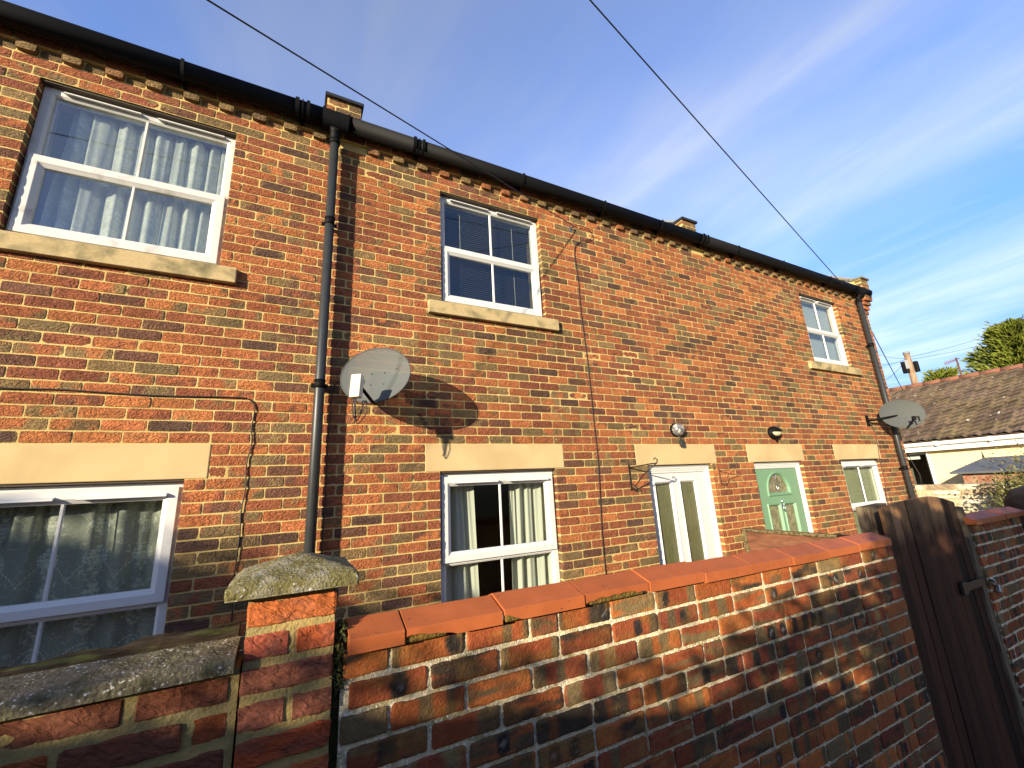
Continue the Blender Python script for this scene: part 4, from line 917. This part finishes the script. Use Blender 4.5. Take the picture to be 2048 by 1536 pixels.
for i in range(4):
    q = MB(); a, b = xs2[i]+.002, xs2[i+1]-.002; nx = int((b-a)/.012); pr = [(-2.074, 1.612), (-2.075, 1.628), (-2.073, 1.640), (-2.068, 1.644), (-2.03, 1.650), (-1.99, 1.656), (-1.952, 1.661), (-1.945, 1.655), (-1.945, 1.612)]
    U = np.linspace(a, b, nx+1); V = []
    for x in U:
        for k, (y, z) in enumerate(pr):
            o_ = (fbm(x*80+3, y*45+z*60, 4, 4)-.5)*.004; V.append((x, y+(o_ if k < 4 else 0), z+(o_ if k > 1 else o_*.4)))
    n = len(pr); F = [(i2*n+j, i2*n+(j+1) % n, (i2+1)*n+(j+1) % n, (i2+1)*n+j) for i2 in range(nx) for j in range(n)]+[tuple(range(n))[::-1], tuple(nx*n+j for j in range(n))]
    q.add(V, F, 0, None, False); o = q.build('coping_stone', M_LICHEN2, LW, fix=False)
q = MB(); U = np.linspace(-3.4, -.098, 180); V = []
for x in U:
    t_ = (x+.6)/.5; top = 1.668+max(0, min(1, t_))*.018+(fbm(x*22, 1, 3, 3)-.5)*.012; end = max(0, (x+.16)/.06)
    pr = [(-1.935, 1.60), (-1.937, top-.008), (-1.925, top), (-1.885, top-.002+.004*math.sin(x*40)), (-1.875, 1.60)]
    for y, z in pr: V.append((x, y+(fbm(x*30, z*30, 6, 2)-.5)*.008, z-(end*.012*fbm(x*90, y*90, 2, 2))))
n = 5; F = [(i*n+j, i*n+(j+1) % n, (i+1)*n+(j+1) % n, (i+1)*n+j) for i in range(len(U)-1) for j in range(n)]+[tuple(range(n))[::-1], tuple((len(U)-1)*n+j for j in range(n))]
q.add(V, F); tag(q.build('timber_rail', M_DARKW, fix=False), 'dark rotting mossy timber rail lying behind the left stone coping', 'timber')

# gate, its posts, hasp and padlock
GT = empty('garden_gate', (3.85, -1.98, 0), 'dark stained arched timber gate at lower right', 'gate')
ng = 10; gx0, gx1 = 3.30, 4.40; bw_ = (gx1-gx0)/ng
def gtop(x): t_ = (x-3.98)/.60; return 1.797-.028*abs(t_)**2.2-.060*max(0, (x-4.0)/.45)**1.5
for i in range(ng):
    a = gx0+i*bw_+.0025; b = gx0+(i+1)*bw_-.0025; q = MB(); nx, nz = 4, 40; rg = np.random.default_rng(i+5); yo = rg.normal(0, .0025)
    sh = 1+rg.normal(0, .25); V = []; Cc = []
    for k in range(nz+1):
        for j in range(nx+1):
            x = a+(b-a)*j/nx; zt_ = gtop(x); z = .06+(zt_-.06)*k/nz; V.append((x, -2.0+yo+(fbm(x*60, z*6, i, 2)-.5)*.004, z))
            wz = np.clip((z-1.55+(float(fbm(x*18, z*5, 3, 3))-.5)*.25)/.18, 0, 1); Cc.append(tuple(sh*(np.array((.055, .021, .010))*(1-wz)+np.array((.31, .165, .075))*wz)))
    m_ = len(V); V2 = [(x, y+.020, z) for x, y, z in V]
    g_ = lambda k, j: k*(nx+1)+j
    F = [(g_(k, j), g_(k, j+1), g_(k+1, j+1), g_(k+1, j)) for k in range(nz) for j in range(nx)]+[(m_+g_(k, j), m_+g_(k+1, j), m_+g_(k+1, j+1), m_+g_(k, j+1)) for k in range(nz) for j in range(nx)]
    F += [(g_(k, 0), g_(k+1, 0), m_+g_(k+1, 0), m_+g_(k, 0)) for k in range(nz)]+[(g_(k, nx), m_+g_(k, nx), m_+g_(k+1, nx), g_(k+1, nx)) for k in range(nz)]+[(g_(nz, j), g_(nz, j+1), m_+g_(nz, j+1), m_+g_(nz, j)) for j in range(nx)]
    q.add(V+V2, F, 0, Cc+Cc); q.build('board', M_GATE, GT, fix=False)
for z in (.35, 1.0, 1.5):
    q = MB(); q.box(gx0+.02, gx1-.02, -1.979, -1.945, z-.05, z+.05, 0, (.09, .04, .025)); q.build('ledge', M_GATE, GT)
q = MB(); q.box(4.08, 4.50, -2.022, -2.012, 1.165, 1.215); q.box(4.06, 4.14, -2.026, -2.008, 1.15, 1.23); q.tube([(4.50, -2.02, 1.19), (4.50, -2.05, 1.19)], .008, 8); bevel(q.build('hasp', M_IRON, GT), .002)
def post(x0, x1, y0, y1, zt, label, m, sl=0.0):
    q = MB(); nz = 30; V = []
    for k in range(nz+1):
        z = zt*k/nz
        for x, y in ((x0, y0), ((x0+x1)/2, y0-.001), (x1, y0), (x1, y1), (x0, y1)): V.append((x+(fbm(z*5, x, 2, 2)-.5)*.006, y+(fbm(z*6, x*3, 4, 2)-.5)*.006, z+(sl*(x-x0)/(x1-x0)*(k/nz)) ))
    F = [(k*5+j, k*5+(j+1) % 5, (k+1)*5+(j+1) % 5, (k+1)*5+j) for k in range(nz) for j in range(5)]+[tuple(nz*5+j for j in range(5))]
    q.add(V, F); return tag(q.build('gate_post', m, fix=False), label, 'post', 'gate posts')
post(3.37, 3.66, -1.885, -1.83, 1.762, 'pale weathered gate post behind the right end of the red coping', M_WOODG, .01)
post(3.24, 3.296, -2.005, -1.93, 1.60, 'narrow dark gate post fixed against the end of the long wall', M_WOODG)
post(4.405, 4.475, -2.015, -1.94, 1.705, 'grey gate post on the padlock side against the far wall', M_WOODG, -.01)
PK = empty('padlock', (4.545, -2.05, 1.09), 'small steel padlock hanging from the black hasp', 'padlock')
q = MB(); q.obox((4.56, -2.052, 1.125), ((.026, 0, -.010), (0, .012, 0), (.009, 0, .024))); bevel(q.build('body', M_STEEL, PK), .004)
q = MB(); q.tube([(4.535, -2.05, 1.148), (4.528, -2.05, 1.175), (4.522, -2.045, 1.195), (4.508, -2.035, 1.198), (4.503, -2.03, 1.18), (4.522, -2.045, 1.162), (4.55, -2.05, 1.148)], .0045, 8); q.build('shackle', M_CHROME, PK)

# wall on the far side of the gate
RW = empty('garden_wall', (4.95, -1.98, 0), 'short shaded brick wall with red tiles on the far side of the gate', 'wall')
rr = wall_rects(4.48, 5.50, 1.575+.053, 21, 14, .0095, .226, .15, .0752, start=.02)
q = MB(); brick_mesh(q, rr, frame_front(-2.03), 18, 7, .003, flet, seed=23, cr=.005, wob=.005, ygap=.002, depth=[(.09, .09)]*len(rr))
mortar_sheet(q, 4.482, 5.498, .02, 1.62, -2.029, .0034, .012, 8, 1, -.0022); q.box(4.484, 5.496, -2.018, -1.93, 0, 1.56, 1); q.build('brickwork', [M_OLDBRICK, M_OLDMORTAR], RW, fix=False)
coping(RW, [4.42, 4.73, 5.04, 5.32, 5.52], -2.072, -1.888, 1.575+.053, .037, .032, (.37, .10, .036))

# brown fence panel dividing the front gardens
FN = empty('fence_panel', (4.72, -1.0, 0), 'low brown timber fence panel running out from the house between the doors', 'fence')
q = MB(); z = .05
for k in range(9):
    za = .08+k*.145; q.add([(4.712, -1.86, za), (4.712, -.06, za), (4.735, -.06, za), (4.735, -1.86, za), (4.722, -1.86, za+.155), (4.722, -.06, za+.155), (4.733, -.06, za+.155), (4.733, -1.86, za+.155)], [(0, 1, 5, 4), (2, 3, 7, 6), (0, 3, 2, 1), (4, 5, 6, 7), (0, 4, 7, 3), (1, 2, 6, 5)])
q.build('boards', M_WOODB, FN)
q = MB(); q.extx(0, 0, [(0, 0)]*3) if False else None
q.add([(4.69, -1.88, 1.375), (4.69, -.03, 1.385), (4.755, -.03, 1.385), (4.755, -1.88, 1.375), (4.69, -1.88, 1.405), (4.69, -.03, 1.418), (4.755, -.03, 1.418), (4.755, -1.88, 1.405)], [(0, 1, 5, 4), (2, 3, 7, 6), (0, 3, 2, 1), (4, 5, 6, 7), (0, 4, 7, 3), (1, 2, 6, 5)]); bevel(q.build('capping_rail', M_WOODT, FN), .004)
q = MB(); q.box(4.70, 4.75, -.058, -.012, 0, 1.384); q.build('end_post', M_WOODT, FN)

# black covered thing behind the far wall
q = MB(); prof = [(.0, .62), (.18, .61), (.30, .56), (.38, .46), (.42, .30), (.44, .0), (.46, -.5), (.47, -1.2)]
q.lathe((6.12, -2.16, 1.235), (0, 0, 1), [(r*.88, h*.93+(.0)) for r, h in prof][::-1], 28)
V = q.v[0]; q.v[0] = V+np.stack([(fbm(V[:, 0]*7, V[:, 2]*7, 3, 3)-.5)*.10, (fbm(V[:, 1]*7, V[:, 2]*7, 5, 3)-.5)*.08, (fbm(V[:, 0]*6, V[:, 1]*6, 6, 2)-.5)*.06], -1)
tag(q.build('garden_cover', M_BLACKFAB, fix=False), 'black rounded covered shape rising behind the far wall at the right edge', 'cover')

# ------------------------------------------------------------------ ground
def sheet(name, x0, x1, y0, y1, z, m, n=2):
    q = MB(); X, Y = np.meshgrid(np.linspace(x0, x1, n+1), np.linspace(y0, y1, n+1)); V = np.stack([X, Y, X*0+z], -1).reshape(-1, 3)
    q.add(V, [(k*(n+1)+i, k*(n+1)+i+1, (k+1)*(n+1)+i+1, (k+1)*(n+1)+i) for k in range(n) for i in range(n)]); return tag(q.build(name, m, fix=False), kind='structure')
sheet('ground', -400, 600, -400, 600, -.03, M_EARTH, 8)
sheet('alley_path', -14, 9.0, -4.45, -2.0, -.022, M_GRAVEL); sheet('front_yard', -4.5, 9.4, -1.9, .02, -.018, M_GRAVEL)

# conifers beyond the bungalow: drooping feathery sprays on a trunk
def conifer(base, H, rad_, label, seed, nb=420, lpb=110, zmin=.12, ca=(.05, .075, .014), cb=(.26, .29, .03)):
    root = empty('conifer_tree', base, label, 'tree', 'conifers beyond the bungalow'); rg = np.random.default_rng(seed); b = np.array(base)
    q = MB(); q.tube([b, b+(0, .05, H*.5), b+(.05, 0, H*.97)], [.28, .17, .02], 10); q.build('trunk', M_BARK, root)
    Ps = []; Ds = []; tw = MB()
    for i in range(nb):
        t_ = zmin+(1-zmin)*rg.random()**.85; r_ = rad_*(1-t_)**.62*(.75+.5*rg.random())+.12; a = rg.random()*2*math.pi
        d = np.array([math.cos(a), math.sin(a), .35+.5*t_]); st = b+np.array([0, 0, H*t_*.93]); tip_ = st+d*r_
        k = rg.random(lpb)**.55; ln = st+(tip_-st)*k[:, None]; ln[:, 2] -= .10*k**2*r_; sp = .10+.16*k*(1-k)*2
        pp = ln+rg.normal(0, 1, (lpb, 3))*sp[:, None]*np.array([.8, .8, .5]); Ps.append(pp); Ds.append(np.tile(d*1.2, (lpb, 1)))
        if i % 6 == 0: tw.tube([st, (st+tip_)/2, tip_], [.02, .012, .004], 4)
    P_ = np.concatenate(Ps); D_ = np.concatenate(Ds); tw.build('branches', M_BARK, root, fix=False)
    out_ = np.clip(np.linalg.norm((P_-b)[:, :2], axis=1)/rad_, 0, 1)
    c = leafcol(rg, len(P_), ca, cb, P_, 1.3); q = MB(); leaves(q, P_, .16, c, .28, .1, 0, D_, seed); q.build('crown', M_LEAF, root, fix=False); return root
conifer((21.2, .55, 0), 6.75, 2.3, 'bright green conifer rising behind the bungalow roof at the right edge', 3)
conifer((23.0, -1.1, 0), 7.9, 2.3, 'taller dark conifer behind the bungalow roof cut by the right edge', 5, nb=260)
conifer((19.6, 2.15, 0), 5.35, .9, 'low conifer tip peeping over the bungalow ridge left of the aerial', 8, nb=90, lpb=90)

# ------------------------------------------------------------------ bungalow
BG = empty('bungalow', (16, 0, 0), 'cream bungalow with brown mossy tiled roof beyond the gate', 'house')
XB = 14.0; ya, yb = -9.0, 7.5; wy0, wy1, wz0, wz1 = 1.27, 2.35, 1.35, 2.36
q = MB()
for r_ in ((ya, wy0, 0, 2.50), (wy1, yb, 0, 2.50), (wy0, wy1, 0, wz0), (wy0, wy1, wz1, 2.50)): q.box(XB, XB+.25, r_[0], r_[1], r_[2], r_[3])
q.box(XB+6.8, XB+7.0, ya, yb, 0, 2.5); q.add([(XB+.25, ya, 0), (XB+7, ya, 0), (XB+7, ya, 2.5), (XB+3.5, ya, 4.4), (XB+.25, ya, 2.5)], [(0, 1, 2, 3, 4)]); q.add([(XB+.25, yb, 0), (XB+7, yb, 0), (XB+7, yb, 2.5), (XB+3.5, yb, 4.4), (XB+.25, yb, 2.5)], [(4, 3, 2, 1, 0)])
q.build('wall', M_CREAM, BG)
q = MB(); q.box(XB+1.2, XB+1.25, wy0-1, wy1+1, .3, 2.49); q.box(XB+.25, XB+1.2, wy0-1, wy1+1, .2, .25); q.build('inner_room', M_DARK, BG)
q = MB(); tx = 3.75; zr0, zr1 = 2.60, 4.50; x0_, x1_ = XB-.30, XB+3.5; ncs = 18; tw_ = .23
ny = int((yb-ya+.6)/(tw_/8)); ys = np.linspace(ya-.3, yb+.3, ny+1); V = []; Cc = []; rows = []
for c_ in range(ncs):
    for e_ in (0.0, .97):
        t_ = (c_+e_)/ncs; rows.append((t_, .030 if e_ == 0 else .002, c_))
rgt = np.random.default_rng(4)
for t_, hh, c_ in rows:
    x = x0_+(x1_-x0_)*t_; ph = ys/tw_*2*math.pi; wav = .018*np.sin(ph)+.010*np.sin(2*ph+.6)
    tid = np.floor(ys/tw_).astype(int); rr_ = _h(tid, np.full_like(tid, c_), 5)
    z = zr0+(zr1-zr0)*t_+hh+wav+rr_*.012
    V.append(np.stack([np.full_like(ys, x), ys, z], -1)); sh = (.6+.8*rr_)[:, None]; mo = np.clip((fbm(ys*1.4, np.full_like(ys, c_*.7), 3, 4)-.42)/.2, 0, 1)[:, None]
    Cc.append((np.array((.125, .088, .062))*(1-mo)+np.array((.12, .088, .05))*mo)*sh)
V = np.concatenate(V); Cc = np.concatenate(Cc); nr_ = len(rows); F = [(k*(ny+1)+i, (k+1)*(ny+1)+i, (k+1)*(ny+1)+i+1, k*(ny+1)+i+1) for k in range(nr_-1) for i in range(ny)]
q.add(V, F, 0, Cc); q.add([(x0_, ya-.3, 2.57), (x0_, yb+.3, 2.57), (x1_, yb+.3, 4.46), (x1_, ya-.3, 4.46)], [(0, 1, 2, 3)], 0, (.1, .07, .05))
q.add([(XB+7.3, ya-.3, 2.6), (XB+7.3, yb+.3, 2.6), (x1_, yb+.3, 4.5), (x1_, ya-.3, 4.5)], [(3, 2, 1, 0)], 0, (.1, .07, .05)); q.build('roof', M_RTILE, BG, fix=False)
q = MB(); y = ya-.3
while y < yb+.3:
    q.tube([(x1_, y, 4.515+.006*random.random()), (x1_, y+.43, 4.515+.006*random.random())], [.082, .072], 12); y += .42
q.build('ridge', M_RIDGE, BG, fix=False)
q = MB(); q.box(XB-.26, XB-.235, ya-.3, yb+.3, 2.37, 2.55); q.box(XB-.235, XB-.0, ya-.3, yb+.3, 2.37, 2.385); q.build('fascia', M_WHITE, BG)
q = MB(); pr = [(XB-.262, 2.575), (XB-.262, 2.53)]+[(XB-.315+.052*math.cos(a), 2.53+.045*math.sin(a)) for a in np.linspace(0, -math.pi, 9)]+[(XB-.367, 2.575)]
nn_ = len(pr); V = [(x, yy, z) for yy in (ya-.3, yb+.3) for x, z in pr]; q.add(V, [(i, i+1, nn_+i+1, nn_+i) for i in range(nn_-1)]); 
for yy in np.arange(ya, yb, .9): q.box(XB-.374, XB-.258, yy, yy+.05, 2.475, 2.585)
q.build('gutter', M_WHITE, BG, fix=False)
wb = MB(); 
for r_ in ((wy0, wy0+.05, wz0, wz1), (wy1-.05, wy1, wz0, wz1), (wy0+.05, wy1-.05, wz0, wz0+.05), (wy0+.05, wy1-.05, wz1-.05, wz1)): wb.box(XB+.04, XB+.10, *r_)
wb.box(XB-.05, XB+.04, wy0-.02, wy0+.0-.001, wz0, wz1+.05); wbo = wb.build('window', M_WHITE, BG)
q = MB(); q.box(XB+.14, XB+.16, wy0+.2, wy1-.06, wz1-.16, wz1-.07); q.build('blind_rail', M_WHITE, wbo)
q = MB(); q.box(XB+.065, XB+.07, wy0+.05, wy1-.05, wz0+.05, wz1-.05); q.build('pane', M_GLASSLOW, wbo)
q = MB(); q.box(XB-.12, XB-.001, wy0-.42, wy0-.02, 1.36, 1.50); bevel(q.build('meter_box', M_WHITE, BG), .02)
tube_ = MB(); tube_.tube([(XB-.02, 1.66, 2.5), (XB-.03, 1.60, 2.2), (XB-.03, 1.5, 1.8), (XB-.03, 1.58, 1.2)], .008, 6); tag(tube_.build('wall_cable', M_CABLE), 'thin cable hanging down the cream bungalow wall across its window', 'cable')

# slate-roofed lean-to in front of the bungalow
LT = empty('lean_to', (12.9, -1.6, 0), 'small slate-roofed brick lean-to in front of the cream wall', 'outbuilding')
q = MB(); q.add([(12.25, .42, 1.86), (12.25, -6, 1.86), (13.1, -6, 2.13), (13.1, .08, 2.13), (13.9, .42, 1.86), (13.9, -6, 1.9), (12.25, .42, 1.82), (12.25, -6, 1.82), (13.9, .42, 1.82), (13.9, -6, 1.82)],
               [(0, 3, 2, 1), (0, 4, 3), (3, 4, 5, 2), (6, 0, 1, 7), (6, 8, 4, 0)]); q.build('roof', mat('grey_slates', (.10, .105, .11), .5, var=.35, vscale=6, bump=.4, bscale=10, bdist=.02), LT, fix=False)
q = MB(); q.box(12.4, 13.85, -6, .28, 0, 1.815); q.build('wall', mat('russet_brick', (.27, .10, .06), .9, col2=(.34, .22, .14), mscale=8, var=.4, vscale=20, bump=.6, bscale=20), LT)
q = MB(); q.tube([(13.1, .08, 2.13), (13.1, .08, 2.26)], [.02, .006], 6); q.build('finial', M_SLATE, LT)

# rough pale stone wall behind the gate
ST = empty('stone_wall', (11.5, -1.2, 0), 'rough whitewashed stone boundary wall behind the arched gate', 'wall'); rgs = np.random.default_rng(31); rr = []; z = .0
while z < 1.60:
    h = .07+.07*rgs.random(); h = min(h, 1.665-z) if z+h > 1.58 else h; y = -5.0
    while y < 3.4:
        l = .16+.38*rgs.random(); rr.append((y+.006, y+l-.006, z+.006, z+h-.006)); y += l
    z += h
def stcol(rg, n, uu, vv, x, z, L):
    P_ = np.array([(.62, .54, .38), (.50, .42, .27), (.66, .60, .46), (.40, .31, .20), (.30, .22, .14)]); b = P_[rg.choice(5, n, p=[.35, .25, .2, .12, .08])][:, None, :]
    return b*(.75+.5*fbm(uu*4+rg.random((n, 1))*30, vv*3, 2, 3)[..., None])
q = MB(); brick_mesh(q, rr, lambda u, z, n: np.stack([11.5-n, u, z], -1), 8, 4, .01, stcol, seed=6, cr=.015, amp=.012, ygap=.008, wob=.010, skirt=.05)
q.box(11.505, 11.9, -5, 3.4, 0, 1.64, 1, ); q.build('stonework', [M_WSTONE, mat('pale_mortar', (.42, .35, .22), .95, var=.3, vscale=40, bump=.6, bscale=60)], ST, fix=False)

# climbing shrub with arching twigs in front of the stone wall
def shrub(base, pts, label, seed, n_, size, ca, cb, twigs, spread, name='shrub', group=None, leafpt=26):
    root = empty(name, base, label, 'shrub', group); rg = np.random.default_rng(seed); tw = MB(); Ps = []; b = np.array(base, float)
    for i in range(twigs):
        c = np.array(pts[rg.integers(len(pts))], float)+rg.normal(0, 1, 3)*np.array(spread); mid = (b+c)/2+np.array([rg.normal(0, .1), rg.normal(0, .15), .25+.2*rg.random()])
        k = np.linspace(0, 1, 9)[:, None]; cu = (1-k)**2*(b+rg.normal(0, .1, 3)*[1, 1, 0])+2*k*(1-k)*mid+k**2*c; tw.tube(cu, [.008*(1-.8*t_) for t_ in np.linspace(0, 1, 9)], 4, cap=False)
        kk = rg.random(leafpt)**.6; Ps.append(((1-kk)**2)[:, None]*b+(2*kk*(1-kk))[:, None]*mid+(kk**2)[:, None]*c+rg.normal(0, .035, (leafpt, 3)))
    P_ = np.concatenate(Ps)
    if n_: P_ = np.concatenate([P_, np.array([pts[i] for i in rg.integers(0, len(pts), n_)])+rg.normal(0, 1, (n_, 3))*np.array(spread)])
    tw.build('stems', M_BARK, root, fix=False); q = MB(); leaves(q, P_, size, leafcol(rg, len(P_), ca, cb, P_), .5, .2, seed=seed); q.build('foliage', M_LEAF, root, fix=False); return root
shrub((10.6, -1.9, 0), [(10.6, -1.0, 1.62), (10.7, -1.35, 1.75), (10.6, -1.2, 1.45), (10.6, -1.6, 1.85), (10.4, -1.0, 1.35)], 'sprawling olive green shrub spilling over the stone wall by the lean-to', 4, 5200, .055, (.045, .05, .014), (.20, .19, .05), 130, (.25, .22, .13))
shrub((12.0, -2.6, 0), [(12.0, -.75, 2.25), (12.1, -1.0, 2.35), (12.0, -.5, 2.22), (12.0, -1.3, 2.45)], 'sparse arching twigs with few leaves against the cream bungalow wall', 6, 0, .05, (.10, .07, .025), (.22, .20, .07), 26, (.1, .2, .07), name='climbing_shrub', leafpt=34)

# ------------------------------------------------------------------ pole, its wires and the aerial
PT = at((3.118, 1, .648), 9.6); PX, PY, PZ = PT
TP = empty('telegraph_pole', (PX, PY, 0), 'bleached timber telegraph pole with junction boxes behind the bungalow roof', 'pole')
q = MB(); q.tube([(PX, PY, 0), (PX, PY, PZ*.6), (PX, PY, PZ)], [.21, .17, .135], 14); q.build('shaft', M_POLE, TP)
q = MB(); q.tube([(PX, PY, PZ-.10), (PX, PY, PZ+.03)], .15, 14); q.build('pole_cap', M_LEAD, TP)
for dx, dy, s_ in ((-.24, .14, 1.0), (.20, -.16, .9)):
    q = MB(); q.obox((PX+dx, PY+dy, PZ-.85), ((.10, 0, 0), (0, .13, 0), (0, 0, .33*s_))); bevel(q.build('junction_box', M_BLACK, TP), .03)
q = MB(); q.obox((PX-.34, PY-.02, PZ-.72), ((.02, 0, 0), (0, .08, 0), (0, 0, .24))); q.build('label_plate', M_BLOCK, TP)
for k in range(5):
    q = MB(); q.tube([(PX-.17, PY, PZ-2.2-.42*k), (PX-.17-.1, PY+(-.12 if k % 2 else .12), PZ-2.2-.42*k)], .02, 6); q.build('step_bolt', M_IRON, TP)
W_ = [((2.752, 1, .600), 11.5, 'topmost thin wire running left from the pole towards the house corner'), ((2.76, 1, .540), 11.0, 'second thin wire running left from the pole'), ((2.78, 1, .462), 10.0, 'lowest thin wire sloping left and down from the pole')]
for ray, t_, lb in W_: wire((PX-.1, PY, PZ-.35), at(ray, t_), lb, .1, .009)
wire((PX, PY-.1, PZ-.3), at((5.9, 1, 1.235), 8.5), 'upper of two thin wires from the pole to the right above the conifers', .15, .009)
wire((PX, PY-.1, PZ-.42), at((5.9, 1, 1.185), 8.5), 'lower of two thin wires from the pole to the right behind the conifer tops', .3, .009)
wire((9.40, .10, 5.02), at((2.955, 1, .38), 6.2), 'wire dropping steeply from the house corner to the bungalow ridge', 0.02, .009)
AR = empty('tv_aerial', (17.6, .96, 4.5), 'rust red television aerial on a thin mast left of the conifer', 'aerial')
a0 = Vector(at((3.856, 1, .678), 4.75)); a1 = Vector(at((3.63, 1, .626), 4.75)); q = MB(); q.tube([(a0.x, a0.y, 3.9), (a0.x, a0.y, a0.z+.06)], .022, 8); q.build('mast', M_RUST, AR)
q = MB(); q.tube([a0+(a0-a1)*.25, a1], .013, 6); q.build('boom', M_RIDGE, AR)
for i in range(9):
    q = MB(); c = a0.lerp(a1, i/8.5); q.tube([c+Vector((0, .0, -.06)), c+Vector((0, 0, .06))], .006, 5); q.build('element', M_RIDGE, AR)

# ------------------------------------------------------------------ the far side of the alley (behind the camera): unseen planting added and shaped so its shade falls on the garden wall
def shade_hedge(xs_, hs, y, thick, label, seed, dens=900, size=.07, name='shade_hedge', holes=0.0, ca=(.03, .045, .012), cb=(.09, .11, .03)):  # unseen row added as a shadow caster; its height profile sets the shade line
    root = empty(name, ((xs_[0]+xs_[-1])/2, y, 0), label, 'shade_hedge'); rg = np.random.default_rng(seed); L = xs_[-1]-xs_[0]
    q = MB(); n = 60; X = np.linspace(xs_[0], xs_[-1], n+1); Hh = np.interp(X, xs_, hs)-.16; V = []
    for x, h in zip(X, Hh):
        for yy in (y-thick*.3, y+thick*.3): V += [(x, yy, 0), (x, yy, h)]
    F = []
    for i in range(n): a = i*4; b = a+4; F += [(a, b, b+1, a+1), (a+2, a+3, b+3, b+2), (a+1, b+1, b+3, a+3)]
    q.add(V, F, 0, (.02, .028, .01)); q.build('opaque_core', M_LEAF, root, fix=False)
    m_ = int(dens*L); x = xs_[0]+rg.random(m_)*L; h = np.interp(x, xs_, hs); t_ = rg.random(m_)
    z = h*(1-(1-t_**.35)*.9)+(fbm(x*3.2, x*0+1, seed, 3)-.5)*.10+np.abs(rg.normal(0, .03, m_)); P_ = np.stack([x, y+rg.uniform(-.5, .5, m_)*thick, z], -1)
    q = MB(); leaves(q, P_, size, leafcol(rg, m_, ca, cb, P_), .5, 0, seed=seed); q.build('foliage', M_LEAF, root, fix=False)
shade_hedge([-11, -8.5, -7.4, -6, -4.7, -3.9, -3.2, -2.6], [4.6, 3.9, 3.45, 3.10, 2.86, 2.69, 2.52, 2.46], -5.0, .5, 'tall unseen greenery added behind the viewer to shade the garden walls', 3)
shade_hedge([-2.6, -2.0, -1.6, -1.3, -.4, .4, 2.5], [2.36, 2.26, 2.36, 2.76, 2.78, 2.96, 2.9], -5.0, .5, 'ragged unseen greenery added behind the viewer to shade the gate', 7)
rgd = np.random.default_rng(77); tr = empty('overhanging_tree', (-.3, -5.6, 0), 'unseen slim tree across the alley with leaf clumps set to dapple the wall end', 'tree')
q = MB(); q.tube([(-.3, -5.6, 0), (-.5, -5.6, 1.8), (-1.0, -5.4, 2.9), (-1.9, -5.1, 3.2)], [.09, .07, .04, .012], 8); q.tube([(-.6, -5.55, 2.1), (-.9, -5.4, 2.7), (-1.6, -5.15, 2.75), (-2.3, -5.0, 2.62)], [.05, .03, .02, .008], 8); q.tube([(-.9, -5.45, 2.8), (-.5, -5.3, 3.1), (.2, -5.2, 3.3)], [.04, .025, .01], 8); q.build('trunk', M_BARK, tr)
cl_ = [(-2.75, 2.50, .07), (-2.45, 2.56, .07), (-2.2, 2.50, .08), (-1.66, 2.60, .08), (-1.5, 2.84, .09), (-1.85, 2.34, .09), (-1.55, 2.40, .10), (-1.2, 3.00, .06), (-.9, 2.94, .05), (-.5, 3.02, .06), (-.1, 3.10, .09), (.3, 3.14, .12), (-1.36, 2.90, .08)]  # leaf clumps placed where their shadows dapple the wall and gate
P_ = np.concatenate([np.array([x, -5.1, z])+rgd.normal(0, 1, (260, 3))*np.array([s_, .12, s_*.8]) for x, z, s_ in cl_])
q = MB(); leaves(q, P_, .07, leafcol(rgd, len(P_), (.03, .045, .012), (.09, .11, .03), P_), .55, .2, seed=5); q.build('crown', M_LEAF, tr, fix=False)
